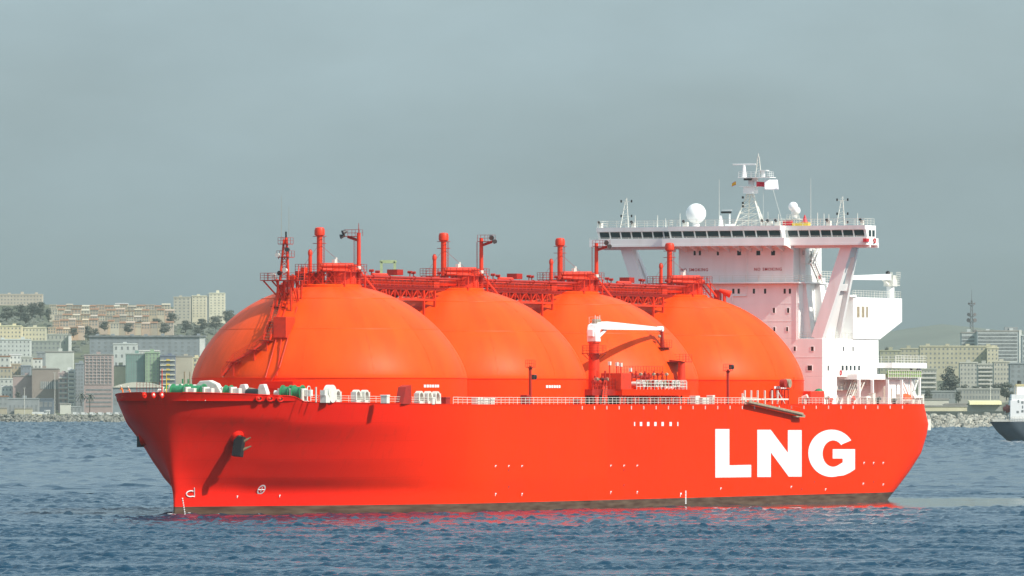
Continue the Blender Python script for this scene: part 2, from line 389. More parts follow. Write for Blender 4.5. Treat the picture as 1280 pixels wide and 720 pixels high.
for i in range(N_+1):
    r=(TR-.02)*math.cos(math.pi/2*i/N_); prof2.append((max(.02,r),dome_z(r) if i else TZ0-.05))
GEAR=[M['gear'],M['gear2'],M['whitegear'],M['lamp'],M['black'],M['steel']]
for k in range(4):
    cu=k*TS
    mb=MB(); mb.lathe(prof2,(0,0,0),128)
    dome=mb.build('tank_dome',M['dome'],ship,smooth=40,loc=L(cu,0,0))
    # weld seams standing slightly proud of the dome
    for j in range(12):
        sm=MB(); t=R(15+30*j)
        pp=[Vector((math.cos(t)*(r+.0),math.sin(t)*(r+.0),z)) for r,z in prof2[2:30:3]]
        for p,q in zip(pp,pp[1:]): sm.bar(p,q,.24,.06)
        sm.build('weld_seam',M['dome'],dome)
    for zz_ in (28.4,33.2):
        sm=MB(); r=dome_r(zz_); sm.lathe([(r-.02,zz_-.12),(r+.05,zz_-.1),(r+.03-.05,zz_+.1),(r-.15,zz_+.12)],(0,0,0),96); sm.build('weld_seam',M['dome'],dome,smooth=40)
    sk=MB(); sk.lathe(prof,(0,0,0),128); sk.build('tank_skirt',M['skirt'],dome,smooth=40)
    # stencilled notice on the skirt
    th=math.atan2(1,0)-R(24)
    px={0:470,1:660,2:800,3:933}[k]
    nt2=MB()
    for j in range(6):
        t=R(90)+R(8 if k<3 else 12)-j*R(1.6)-R(20)
        x,y=math.cos(t)*(TR+.03),math.sin(t)*(TR+.03)
        t2=t-R(1.2); nt2.bar(Vector((x,y,19.6)),Vector((math.cos(t2)*(TR+.03),math.sin(t2)*(TR+.03),19.6)),.06,.42)
    nt2.build('stencilled_notice',M['letter'],dome)
    # --- flange and trunk on the dome top
    T=TOP
    fl=MB(); fl.lathe([(5.0,T-.7),(5.0,T-.15),(4.7,T+.02),(.02,T+.03)],(0,0,0),40); fl.build('top_flange',M['dome'],dome,smooth=40)
    def P(u,v,z): return L(u,v,z)      # relative to dome axis
    base=L(cu,0,0)
    tr=MB(); tr.lathe([(1.9,T),(1.9,T+2.0),(2.1,T+2.0),(2.1,T+2.15),(1.6,T+2.5),(.02,T+2.6)],P(.8,1.2,0),20,0)
    tr.lathe([(.7,T),(.7,T+2.9),(.85,T+2.9),(.85,T+3.05),(.02,T+3.1)],P(1.6,3.1,0),12,0)
    for q in range(5): tr.tube(P(-1+q*.9,-.5+q*.9,T),P(-1+q*.9,-.5+q*.9,T+2.3+.3*(q%3)),.16,.16,8,1); tr.lathe([(.3,T+2.2+.3*(q%3)),(.3,T+2.5+.3*(q%3)),(.02,T+2.55+.3*(q%3))],P(-1+q*.9,-.5+q*.9,0),8,1)
    tr.tube(P(-1.5,-.8,T+2.95),P(1.6,3.3,T+2.95),.42,.42,12,0); tr.tube(P(-1.9,-.3,T+2.3),P(2.3,3.9,T+2.3),.28,.28,10,0)
    tr.box(P(-.4,.6,T+3.3),P(.2,1.1,T+3.9),2); tr.tube(P(.1,1.1,T+3.3),P(.1,1.1,T+4.2),.18,.18,8,2)
    tr.build('tank_trunk',GEAR,dome,smooth=40,loc=None)
    hs=MB(); hs.box(P(-2.6,-3.4,T-.25),P(-.9,-1.7,T+1.7),0); hs.box(P(-2.7,-3.5,T+1.7),P(-.8,-1.6,T+1.8),1); h2=MB(); h2.box(P(1.5,-4.2,T-.5),P(2.7,-2.8,T+1.3),1); h2.build('valve_house',GEAR,dome,bevel=.04)
    hs.build('valve_house',GEAR,dome,bevel=.04)
    pf=MB(); zp=T+1.9
    pf.box(P(-3.2,-4.4,zp),P(-1.0,4.3,zp+.1),1); pf.box(P(1.2,-3.6,zp),P(3.2,4.9,zp+.1),1); pf.box(P(-1.0,3.0,zp),P(1.2,4.3,zp+.1),1)
    for u_,v_ in ((-3,-4.2),(-3,-2),(-3,.3),(-3,2.4),(-3,4.1),(3,-3.4),(3,-.5),(3,2.2),(3,4.7),(-1.1,4.2),(1.3,-3.4),(-1.2,-4.2)):
        pf.bar(P(u_,v_,dome_z(math.hypot(u_,v_))-.2),P(u_,v_,zp),.16,.16,0)
    for (ua,va),(ub_,vb) in (((-3,-2),(-3,.3)),((-3,.3),(-3,2.4)),((3,-.5),(3,2.2)),((-3,2.4),(-3,4.1))):
        pf.bar(P(ua,va,T-.2),P(ub_,vb,zp),.1,.1,0); pf.bar(P(ub_,vb,T-.2),P(ua,va,zp),.1,.1,0)
    for vv in (-2.,.3,2.4): pf.bar(P(-3,vv,zp-.9),P(-3,vv+.9,zp),.14,.14,0); pf.bar(P(-3,vv,zp-.9),P(-3,vv-.9,zp),.14,.14,0)
    pf.build('top_platform',GEAR,dome)
    rl=MB(); rl.rail([P(-3.2,-4.4,zp+.1),P(-3.2,4.3,zp+.1),P(1.2,4.3,zp+.1)],1.15,1.1,3,.06,1); rl.rail([P(-3.2,-4.4,zp+.1),P(-1,-4.4,zp+.1),P(3.2,-3.6,zp+.1),P(3.2,4.9,zp+.1),P(1.2,4.9,zp+.1)],1.15,1.1,3,.06,1)
    rl.rail([P(4.8*math.cos(R(t)),4.8*math.sin(R(t)),T-.15) for t in range(0,361,20)],1.1,1.4,3,.055,0)
    rl.build('railing',GEAR,dome)
    # --- tall vent mast with a mushroom cap
    vm=empty('vent_mast',base,parent=ship); q=P(-1.5,-1.0,0)
    mb=MB(); mb.tube(q+Vector((0,0,T-.3)),q+Vector((0,0,44.0)),.46,.44,16,0); mb.lathe([(.62,T-.1),(.62,T+.5),(.46,T+.8)],q,14,0)
    mb.build('mast_tube',GEAR,vm,smooth=40)
    mb=MB(); mb.lathe([(.46,43.0),(.8,43.2),(.82,43.9),(.7,44.3),(.5,44.4),(.02,44.45)],q,18,0); mb.build('mast_cap',GEAR,vm,smooth=40)
    mb=MB()
    for zz_ in (43.0,41.9):
        for t in range(0,360,30): mb.bar(q+Vector((1.05*math.cos(R(t)),1.05*math.sin(R(t)),zz_)),q+Vector((1.05*math.cos(R(t+30)),1.05*math.sin(R(t+30)),zz_)),.07,.07,1)
        for t in (0,90,180,270): mb.bar(q+Vector((0,0,zz_)),q+Vector((1.05*math.cos(R(t)),1.05*math.sin(R(t)),zz_)),.07,.07,1)
    la=q+L(0,.75,0)
    for d in (-.2,.2): mb.bar(la+Vector((d,0,T+2)),la+Vector((d,0,43)),.05,.05,1)
    for i in range(16): mb.bar(la+Vector((-.2,0,T+2.3+i*.42)),la+Vector((.2,0,T+2.3+i*.42)),.04,.04,1)
    mb.bar(q+Vector((0,0,41.8)),P(-2.6,-4,T+2),.035,.035,1); mb.bar(q+Vector((0,0,41.8)),P(2.6,2.5,T+2),.035,.035,1)
    mb.build('mast_ladder',GEAR,vm)
    # --- short vent pipe
    mb=MB(); q=P(-2.2,-2.3,0); mb.tube(q+Vector((0,0,T-.3)),q+Vector((0,0,40.6 if k else 40.7)),.30,.28,12,0); mb.lathe([(.36,40.1),(.36,40.6),(.2,40.95),(.02,41)],q,12,0); o=mb.build('vent_pipe',GEAR,ship,smooth=40,loc=base)
    # --- lamp post (the first three tanks)
    if k<3:
        lp=empty('lamp_post',base,parent=ship); q=P(3.2,3.5,0); mb=MB(); s_=-1 if k==0 else 1
        mb.tube(q+Vector((0,0,T-.6)),q+Vector((0,0,43.6)),.36,.30,12,0); mb.lathe([(.45,37.9),(.45,38.4),(.35,38.4)],q,12,2); mb.build('post',GEAR,lp,smooth=40)
        mb=MB(); mb.bar(q+L(0,0,42.4),q+L(0,s_*1.9,43.0),.3,.4,1); mb.box(q+L(-.6,-.4,43.0),q+L(.6,s_*2.2,43.1),1); mb.rail([q+L(-.6,-.4*s_,43.1),q+L(-.6,s_*2.2,43.1),q+L(.6,s_*2.2,43.1),q+L(.6,-.4*s_,43.1)],1.0,1.1,2,.05,1)
        mb.build('lamp_platform',GEAR,lp)
        mb=MB(); c=q+L(-.5,s_*1.9,43.9); mb.tube(c,c+L(-.5,s_*.4,-.3),.22,.42,12,3); c=q+L(-.3,s_*2.3,43.2) ; mb.tube(c,c+L(-.5,s_*.5,-.2),.2,.38,12,3); mb.build('floodlight',GEAR,lp,smooth=40)
        if k==0:
            mb=MB(); mb.tube(q+Vector((0,0,43.6)),q+Vector((0,0,45.1)),.08,.04,8,1); mb.build('aerial',GEAR,lp)
        mb=MB(); la=q+L(0,-.75*s_*(-1 if k==0 else 1),0)
        for d in (-.2,.2): mb.bar(la+Vector((d,0,T+1)),la+Vector((d,0,43)),.05,.05,1)
        for i in range(17): mb.bar(la+Vector((-.2,0,T+1.3+i*.42)),la+Vector((.2,0,T+1.3+i*.42)),.035,.035,1)
        mb.build('post_ladder',GEAR,lp)
    # --- access ladder on the aft side of the top platform down to the pipe bridge
    st=MB(); a=P(3.2,3.4,zp); b=P(6.0,4.6,dome_z(7.5)+.1)
    for d in (-.45,.45): st.bar(a+L(d*.4,d,0),b+L(d*.4,d,0),.1,.25,0); st.bar(a+L(d*.4,d,1),b+L(d*.4,d,1),.06,.06,0)
    for i in range(9): st.bar(a.lerp(b,i/8)+L(-.18,-.45,0),a.lerp(b,i/8)+L(.18,.45,0),.22,.04,1)
    st.build('top_stair',GEAR,dome)
# --- pipe bridges that run from dome to dome
for k in range(3):
    pb=empty('pipe_bridge',L(k*TS,0,0),parent=ship); T=TOP
    mb=MB()
    def Q(u,v,z): return L(u,v,z)
    for v_,r_,z_ in ((1.6,.50,T+.75),(.1,.34,T+1.25),(-1.4,.30,T+1.2),(2.6,.22,T+1.35),(-2.6,.26,T+.5),(1.4,.42,T-.95),(-.6,.36,T-1.2),(-2.6,.40,T-.9),(2.2,.16,T+.1),(-4.0,.16,T-1.5)):
        e0,e1=(3.0,3.0) if z_>T+.3 else (9.5,12.5); mb.tube(Q(e0,v_,z_),Q(TS-e1,v_,z_),r_,r_,12,0 if r_>.25 else 1)
        for u_ in (10,16,25,31): mb.lathe([(r_+.12,0)],(0,0,0),4,0) if 0 else mb.tube(Q(u_,v_,z_),Q(u_+.25,v_,z_),r_+.1,r_+.1,12,1)
    mb.build('pipe',GEAR,pb,smooth=40)
    mb=MB()
    # an expansion loop and valves on top
    uu=12+k*2; mb.tube(Q(uu,1.6,T+.8),Q(uu,1.6,T+1.9),.3,.3,10,0); mb.tube(Q(uu,1.6,T+1.7),Q(uu+5,1.6,T+1.7),.3,.3,10,0); mb.tube(Q(uu+5,1.6,T+1.9),Q(uu+5,1.6,T+.8),.3,.3,10,0)
    for u_,v_ in ((7.5,0.2),(10,2.4),(20,-1.4),(26,1.4),(31,-.4),(36.5,1.6)):
        q_=MB(); q_.tube(Q(u_,v_,T+1),Q(u_,v_,T+2.3),.1,.1,8,1); q_.tube(Q(u_,v_-.35,T+2.3),Q(u_,v_+.35,T+2.3),.22,.22,10,1); q_.build('valve',GEAR,pb,smooth=40)
    mb.build('expansion_loop',GEAR,pb,smooth=40)
    q_=MB(); q_.box(Q(23,-1.2,T+1.8),Q(25.2,.6,T+2.7),1); q_.build('junction_box',GEAR,pb); q_=MB(); q_.box(Q(33,1.1,T-.1),Q(35,2.3,T+1.7),0); q_.build('junction_box',GEAR,pb)
    mb=MB(); zf=T-.35
    for v_ in (-4.6,2.4):
        mb.bar(Q(5,v_,zf),Q(TS-8.5,v_,zf),.3,.4,0); mb.bar(Q(8,v_,zf-1.7),Q(TS-12,v_,zf-1.7),.22,.3,0)
        n=12
        for i in range(n):
            ua,ub_=8+(TS-20)*i/n,8+(TS-20)*(i+1)/n
            mb.bar(Q(ua,v_,zf),Q(ua,v_,zf-1.7),.13,.13,0); mb.bar(Q(ua if i%2 else ub_,v_,zf),Q(ub_ if i%2 else ua,v_,zf-1.7),.12,.12,0)
    for i in range(25):
        u_=5+(TS-13.5)*i/24; mb.bar(Q(u_,-4.6,zf),Q(u_,2.4,zf),.14,.2,1)
        for v_ in (1.6,-1.4): mb.bar(Q(u_,v_,zf),Q(u_,v_,T+.9),.12,.12,1)
    mb.box(Q(5,1.9,zf+.2),Q(TS-8.5,3.0,zf+.28),1); mb.box(Q(8,-4.5,zf-1.62),Q(TS-12,2.3,zf-1.55),1)
    for u_ in (9,15,TS-16,TS-12):
        for v_ in (-4.6,2.4):
            r=min(math.hypot(u_,v_),math.hypot(u_-TS,v_)); mb.bar(Q(u_,v_,dome_z(r)-.3),Q(u_,v_,zf),.3,.3,0)
    mb.build('bridge_frame',GEAR,pb)
    mb=MB(); mb.rail([Q(5,3.0,zf+.28),Q(TS-8.5,3.0,zf+.28)],1.1,1.5,3,.06,0); mb.rail([Q(5,-4.8,zf+.1),Q(TS-8.5,-4.8,zf+.1)],1.1,1.5,3,.06,0); mb.build('railing',GEAR,pb)
# small cowl aft of the last dome
mb=MB(); q=L(135,0,0); mb.tube(q+L(6,6,TOP-1.2),q+L(6,6,TOP+.8),.3,.3,10,0); mb.tube(q+L(5.6,5.2,TOP+.9),q+L(6.4,7.0,TOP+.1),.25,.65,12,0); mb.box(q+L(5.5,4.2,TOP-.9),q+L(6.6,5.2,TOP+.9),1); mb.build('vent_cowl',GEAR,ship,smooth=40)

# --- stairways up the first dome, from the starboard bow side to the top
def dpt(px_,py_):                            # dome surface of tank 1 facing the camera at a photograph pixel
    lo=None; v=-TR
    best=near=None
    for i in range(-86,87):
        for_v=i*.25; u=U(px_,for_v); z=Z(py_,u,for_v); r=math.hypot(u,for_v)
        if z<TZ0: rr=TR
        else: rr=dome_r(z)
        e=abs(r-rr); d=world(u,for_v)[1]
        if e<.35 and (best is None or d<best[1]): best=((u,for_v,z),d)
        if near is None or e<near[1]: near=((u,for_v,z),e)
    return best[0] if best else near[0]
def off(p,h,o=1.0):
    u,v,z=p; r=math.hypot(u,v); k_=(r+o)/r; return L(u*k_,v*k_,z+h)
sw=MB(); srl=MB()
path=[(283,471),(297,452),(322,437),(337,425),(346,402),(352,383),(359,366),(370,357)]
pts=[off(dpt(*p),0,.9) for p in path]
for p,q in zip(pts,pts[1:]):
    n=max(2,int((q-p).length/.55)); side=Vector((0,0,1)).cross((q-p).normalized()).normalized()*.55
    for s_ in (-1,1): sw.bar(p+side*s_,q+side*s_,.12,.3,0); srl.bar(p+side*s_+Vector((0,0,1.1)),q+side*s_+Vector((0,0,1.1)),.07,.07,0); srl.bar(p+side*s_+Vector((0,0,.6)),q+side*s_+Vector((0,0,.6)),.05,.05,0)
    for i in range(n+1):
        c=p.lerp(q,i/n); sw.bar(c-side,c+side,.32,.06,5)
        if i%3==0:
            for s_ in (-1,1): srl.bar(c+side*s_,c+side*s_+Vector((0,0,1.1)),.06,.06,0)
for p in pts[1:-1]:
    sw.box(p-Vector((.9,.9,.1)),p+Vector((.9,.9,0)),1); sw.bar(p,p-p.normalized()*0+Vector((0,0,-2.2)),.18,.18,0)
for p in pts[1:]:
    c=Vector((p.x*.9,p.y*.9,p.z-1.0)); sw.bar(p,c,.2,.2,0)
sto=sw.build('dome_stairway',GEAR,ship); srl.build('stair_railing',GEAR,sto)
# pipes that run down the dome beside the stairs
dp=MB(); 
for pth in ([(371,352),(360,380),(350,410),(342,440),(333,472)],[(383,352),(372,385),(360,425),(350,460),(338,480)],[(356,400),(352,430),(347,470)]):
    pp=[dpt(*p) for p in pth]; pp=[off(p,0,.3) for p in pp if p]; dp.path(pp,.11,6,0)
dp.build('down_pipe',GEAR,ship)
# the box casing below the forward platform and the small awning above the skirt
bx=MB(); p=dpt(355,410); q=off(p,0,.1); bx.box(q+Vector((-1.5,-1.0,-1.5)),q+Vector((1.6,1.2,1.7)),0); bx.build('dome_casing',GEAR,ship,bevel=.05)
aw=MB(); p=dpt(349,476); q=off((p[0],p[1],19.8),0,0); aw.box(q+Vector((-1.0,-2.4,-.6)),q+Vector((1.6,3.2,.55)),0); aw.build('locker',[M['hull']],ship,bevel=.05)

# --- foremast on the front of dome 1
fm=empty('foremast',L(-13.0,1.0,0),parent=ship); UF=-13.0
vf=V(357.5,UF); 
def F(du,dv,z): return L(du,vf-1.0+dv,z)
def FZ(y): return Z(y,UF,vf)
zb=dome_z(math.hypot(UF,vf))
mb=MB(); zp=FZ(351)
for du in (-1.0,1.6):
    for dv in (-1.2,1.4): mb.bar(F(du,dv,dome_z(math.hypot(UF+du,vf+dv))-.4),F(du*.8,dv*.8,zp),.26,.26,0)
for dv in (-1.2,1.4): mb.bar(F(-1,dv,zb),F(1.6,dv,zp),.14,.14,0); mb.bar(F(1.6,dv,zb),F(-1,dv,zp),.14,.14,0)
mb.box(F(-1.7,-3.6,zp),F(2.4,2.6,zp+.12),1); mb.bar(F(-1,-1,zp-2.4),F(-1,-3.4,zp),.2,.2,0); mb.bar(F(2.0,-1,zp-2.4),F(2.0,-3.4,zp),.2,.2,0)
mb.rail([F(2.4,-3.6,zp+.1),F(-1.7,-3.6,zp+.1),F(-1.7,2.6,zp+.1),F(2.4,2.6,zp+.1)],1.1,1.2,3,.06,1); mb.build('mast_platform',GEAR,fm)
mb=MB(); zt=FZ(293)
for du,dv in ((-.6,-.75),(-.6,.75),(.7,0)): mb.tube(F(du,dv,zp),F(du*.35,dv*.35,zt-.8),.20,.16,8,0)
for i in range(7):
    t=i/7.; w=1-.65*t; z_=zp+.6+(zt-zp-1.6)*t
    for (a_,b_) in (((-.6,-.75),(-.6,.75)),((-.6,.75),(.7,0)),((.7,0),(-.6,-.75))):
        mb.bar(F(a_[0]*w,a_[1]*w,z_),F(b_[0]*w,b_[1]*w,z_+ (zt-zp)/7*.9),.09,.09,0); mb.bar(F(a_[0]*w,a_[1]*w,z_),F(b_[0]*w,b_[1]*w,z_),.09,.09,0)
mb.tube(F(0,0,zt-1.6),F(0,0,FZ(297)),.3,.22,10,0); mb.tube(F(0,0,FZ(297)),F(0,0,FZ(289.5)),.14,.14,8,4); mb.build('lattice',GEAR,fm)
for yy,wd in ((322,1.0),(305.5,.8)):
    mb=MB(); z_=FZ(yy); mb.box(F(-1.0,-wd*1.1,z_),F(.9,wd,z_+.1),1); mb.rail([F(.9,-wd*1.1,z_+.1),F(-1,-wd*1.1,z_+.1),F(-1,wd,z_+.1),F(.9,wd,z_+.1)],.95,.9,2,.05,1); mb.build('mast_gallery',GEAR,fm)
for yy,dv,mi in ((319,-.8,2),(312,.9,3),(341.5,-.45,4),(344,-1.6,2),(347,-1.3,2),(338,.5,2)):
    mb=MB(); c=F(-1.0,dv,FZ(yy)); mb.tube(c,c+L(-.5,0,0),.3,.36,12,mi); mb.tube(c-L(0,0,.6),c,.07,.07,6,1); mb.build('mast_lamp',GEAR,fm,smooth=40)
mb=MB(); 
for dv,y1 in ((-.9,244),(.4,258)): mb.tube(F(.2,dv,FZ(300)),F(.2,dv,FZ(y1)),.03,.015,6,5)
mb.build('whip_aerial',GEAR,fm)
# stair between the mast platform and the tank top
mb=MB(); a=F(.8,2.2,zp+.1); b=L(13.0-4.0+13*0,-.9-1.0,TOP+1.9) ; b=L(-3.2-UF,-3.2-1.0,TOP+1.9)
for d in (-.45,.45): mb.bar(a+L(d*.3,d,0),b+L(d*.3,d,0),.12,.3,0); mb.bar(a+L(d*.3,d,1.05),b+L(d*.3,d,1.05),.07,.07,0); mb.bar(a+L(d*.3,d,.55),b+L(d*.3,d,.55),.05,.05,0)
n=int((b-a).length/.5)
for i in range(n+1):
    c=a.lerp(b,i/n); mb.bar(c+L(-.13,-.45,0),c+L(.13,.45,0),.3,.05,4)
    if i%3==0:
        for d in (-.45,.45): mb.bar(c+L(d*.3,d,0),c+L(d*.3,d,1.05),.06,.06,0)
for f_ in (.15,.4,.65,.9):
    c=a.lerp(b,f_); gx=-c.x+UF+0; gz=dome_z(min(RS,math.hypot(-c.x-13+0,c.y+1.0)))
    mb.bar(Vector((c.x,c.y,min(gz,c.z))),c,.2,.2,0)
mb.build('mast_stair',GEAR,fm)
# small clutter between mast and tank top: lockers, posts
mb=MB()
for i in range(16):
    u_=-11+i*.62; v_=-2.8+1.6*math.sin(i*2.1); z_=dome_z(math.hypot(u_,v_)); h=1.6+1.3*((i*7)%5)/5+max(0,(33.6-z_)*.8)
    mb.bar(L(u_,v_,z_-.2),L(u_,v_,z_+h),.14,.14,i%2)
    if i%3==0: mb.box(L(u_-.45,v_-.4,z_+h-.6),L(u_+.45,v_+.4,z_+h+.3),i%2)
    if i>1: mb.bar(L(u_-.62,v_,z_+h),L(u_,v_,z_+h),.1,.1,0)
mb.build('pipe_support',GEAR,ship)
# --- deck gear -----------------------------------------------------------------
def dk(px,v,h=0,dz=None):
    u=U(px,v); return L(u,v,(deck_z(u) if dz is None else dz)+h)
def inb(px,marg):
    v=8.0
    for _ in range(80):
        u=U(px,v); v=.8*v+.2*max(.2,half_b(u,17)-marg)
    return v
def winch(px,v,n,r=1.1,w=1.7,ax='u'):
    o=empty('mooring_winch',dk(px,v),parent=ship); mb=MB(); d=Vector((1,0,0)) if ax=='u' else Vector((0,1,0)); e=Vector((0,1,0)) if ax=='u' else Vector((1,0,0))
    tot=n*(w+.5)
    mb.box(-d*(tot/2+.4)-e*.9,d*(tot/2+.4)+e*.9+Vector((0,0,.25)),0)
    for i in range(n+1):
        c=d*(-tot/2+i*(w+.5)); mb.box(c-d*.16-e*.95,c+d*.16+e*.95+Vector((0,0,2.1)),0)
    mb.box(d*(tot/2+.2)-e*.5+Vector((0,0,.9)),d*(tot/2+1.2)+e*.5+Vector((0,0,1.9)),0); mb.tube(-d*(tot/2+1.1)+Vector((0,0,1.4)),-d*(tot/2)+Vector((0,0,1.4)),.45,.3,12,0)
    mb.build('winch_frame',[M['whitegear']],o,bevel=.04)
    for i in range(n):
        c=d*(-tot/2+.25+i*(w+.5))+Vector((0,0,1.4)); m2=MB(); m2.tube(c,c+d*w,r*.8,r*.8,18); m2.tube(c,c+d*.1,r,r,18); m2.tube(c+d*(w-.1),c+d*w,r,r,18); m2.build('drum',[M['green']],o,smooth=40)
    return o
winch(366,inb(366,3.6),2,1.25,1.45,'v'); winch(247,inb(247,3.6),1,1.2,2.3,'v'); winch(225,inb(225,4.4),1,1.2,2.3,'v'); winch(286,inb(286,3.4),1,1.0,1.0,'v')
winch(212,inb(212,7.5),1,.9,1.0,'v')
wl=empty('windlass',dk(256,inb(256,6.6)),R(90),parent=ship); mb=MB()
mb.prism([(3.0,-.6,0),(3.0,-.6,1.4),(2.2,-.6,2.6),(1.0,-.6,3.1),(-.6,-.6,3.0),(-1.4,-.6,2.2),(-1.6,-.6,0)],(0,1.4,0)); mb.build('gear_case',[M['whitegear']],wl,bevel=.12)
mb=MB(); mb.box((-1.8,-1.2,0),(-5.6,1.2,2.45)); mb.box((-5.6,-.9,0),(-6.6,.9,1.6)); mb.build('motor_casing',[M['white']],wl,bevel=.1)
w2=empty('windlass',dk(317,inb(317,4.2)),R(90),parent=ship); w2.scale=(.85,.85,.82); mb=MB()
for x0 in (1.9,-1.9): mb.prism([(x0-1.0,-.6,0),(x0-1.0,-.6,1.6),(x0-.5,-.6,3.0),(x0+.4,-.6,3.1),(x0+1.0,-.6,1.5),(x0+1.0,-.6,0)],(0,1.3,0))
mb.box((-2.6,-1.3,0),(3.6,1.4,.4)); mb.build('gear_case',[M['whitegear']],w2,bevel=.1)
mb=MB(); mb.tube((-1.2,-.1,1.3),(1.2,-.1,1.3),.95,.95,16,0); mb.tube((-1.2,.3,2.3),(1.2,.3,1.9),.2,.2,8,1); mb.build('chain_wheel',[M['black'],M['steel']],w2,smooth=40)
mb=MB(); 
for i in range(7): p=dk(226+i*2.3,inb(226+i*2.3,6)); mb.bar(p,p+Vector((0,0,2.2+1.1*(i%3))),.16,.16,[0,1,2][i%3]); mb.tube(p+Vector((0,0,1.8)),p+Vector((.3,0,2.5)),.3,.2,8,[1,0,2][i%3])
mb.build('brake_gear',[M['whitegear'],M['green'],M['steel']],ship)
p=dk(208,inb(208,3.5),0); mb=MB(); mb.tube(p,p+Vector((0,0,4.2)),.1,.05,8,0); mb.build('bow_davit',[M['yellow']],ship)
# jackstaff and forepeak rail
mb=MB(); us_=stem_u(17.5)+.6; p=L(us_,0,17.3); mb.tube(p,L(us_,0,Z(461,us_,0)),.11,.06,8,0); mb.build('jackstaff',GEAR,ship)
mb=MB(); rp=[L(stem_u(17)+2.2+abs(i)*.55,-i*1.0-.3,18.45) for i in range(0,8)]; rp=[L(U(199-i*4,-.9*i),-.9*i,18.5) for i in range(0,8)]; mb.rail(rp,1.6,1.1,4,.045,0)
for q in rp: mb.bar(q-Vector((0,0,1.2)),q,.06,.06,0)
mb.build('forepeak_rail',[M['gear2']],ship)
# white fairlead rollers, reel and lockers along the port edge
def roller(px,vv=None):
    u=U(px,20.5); v=edge_v(u)-.75; o=MB(); p=L(u,v,deck_z(u)); 
    o.box(p+Vector((-.9,-.5,0)),p+Vector((.9,.5,.5)),0); o.box(p+Vector((-.95,-.45,.5)),p+Vector((-.62,.45,1.7)),0); o.box(p+Vector((.62,-.45,.5)),p+Vector((.95,.45,1.7)),0)
    for i in range(8):
        a0_,a1_=R(i*22.5),R((i+1)*22.5); o.bar(p+Vector((.72*math.cos(a0_),0,1.2+.72*math.sin(a0_))),p+Vector((.72*math.cos(a1_),0,1.2+.72*math.sin(a1_))),.8,.26,0)
    o.tube(p+Vector((0,-.3,.5)),p+Vector((0,-.3,1.6)),.2,.2,10,1)
    return o.build('roller_fairlead',[M['whitegear'],M['steel']],ship)
for px in (441,457,464,513.5,522,530): roller(px)
mb=MB(); p=dk(412.5,17.6,0); mb.tube(p+Vector((0,-.5,1.35)),p+Vector((0,.5,1.35)),1.35,1.35,28,0); mb.box(p+Vector((1.0,-.5,0)),p+Vector((2.4,.5,1.1)),0); mb.box(p+Vector((1.6,-.4,1.1)),p+Vector((2.6,.4,1.9)),0); mb.build('hose_reel',[M['whitegear']],ship,smooth=40)
mb=MB(); p=dk(386,17.2); mb.path([p+Vector((.6,0,0)),p+Vector((.6,0,1.8)),p+Vector((.3,0,2.2)),p+Vector((-.3,0,2.2)),p+Vector((-.6,0,1.8)),p+Vector((-.6,0,0))],.07,6); p=dk(395,17.6); mb.bar(p,p+Vector((0,0,2.3)),.18,.18); mb.build('deck_bracket',[M['whitegear']],ship)
mb=MB(); u=U(496,20.); p=L(u,21.9,deck_z(u)); mb.prism([p+Vector((2.4,-1,0)),p+Vector((1.4,-1,2.6)),p+Vector((0,-1,2.9)),p+Vector((-.6,-1,2.9)),p+Vector((-.6,-1,0))],(0,1.3,0)); mb.build('deck_locker',[M['gear2']],ship)
for i,(px,w_,h_,mi) in enumerate(((481,1.0,1.3,0),(538,.9,1.1,0),(556,1.6,1.2,1),(596,1.8,1.2,0),(604,2.2,1.0,0),(612,1.4,1.1,0),(868,1.6,1.5,0),(878,2.8,1.2,0),(888,.8,1.6,0),(720,.6,1.0,1),(656,1.0,1.6,1),(1080,.8,1.4,0))):
    u=U(px,22.6); p=L(u,22.7,deck_z(u)); o=MB(); o.box(p+Vector((-w_/2,-.6,0)),p+Vector((w_/2,.5,h_*.8))); o.box(p+Vector((-w_/2-.05,-.65,h_*.8)),p+Vector((w_/2+.05,.55,h_))); o.build('deck_box',[[M['whitegear'],M['gear2']][mi]],ship,bevel=.05)
# port deck-edge railing, white, and starboard twin
def edge_rail(u0,u1,sg,name,m,h=1.15,t=.07,sp=1.5):
    o=MB(); n=max(1,int((u1-u0)/3)); pp=[]
    for i in range(n+1):
        u=u0+(u1-u0)*i/n; pp.append(L(u,sg*(edge_v(u)-.25),top_z(u)))
    o.rail(pp,h,sp,3,t); return o.build(name,m,ship)
edge_rail(STEP+2,U(532,22),1,'railing',M['whitegear'],1.05,.06,1.8)
edge_rail(U(571,24),U(948,24),1,'railing',M['whitegear'],1.15,.08,1.5)
edge_rail(U(1000,24),198,1,'railing',M['whitegear'],1.15,.07,1.6)
edge_rail(STEP+2,198,-1,'railing',M['whitegear'])
# little white scupper tabs below the sheer line
for i in range(30):
    u=U(727+i*15.4,24); 
    if u>178: break
    MB().box(L(u-.1,edge_v(u)+.02,DZ-.75),L(u+.1,edge_v(u)+.14,DZ-.2)).build('scupper_tab',[M['whitegear']],ship)
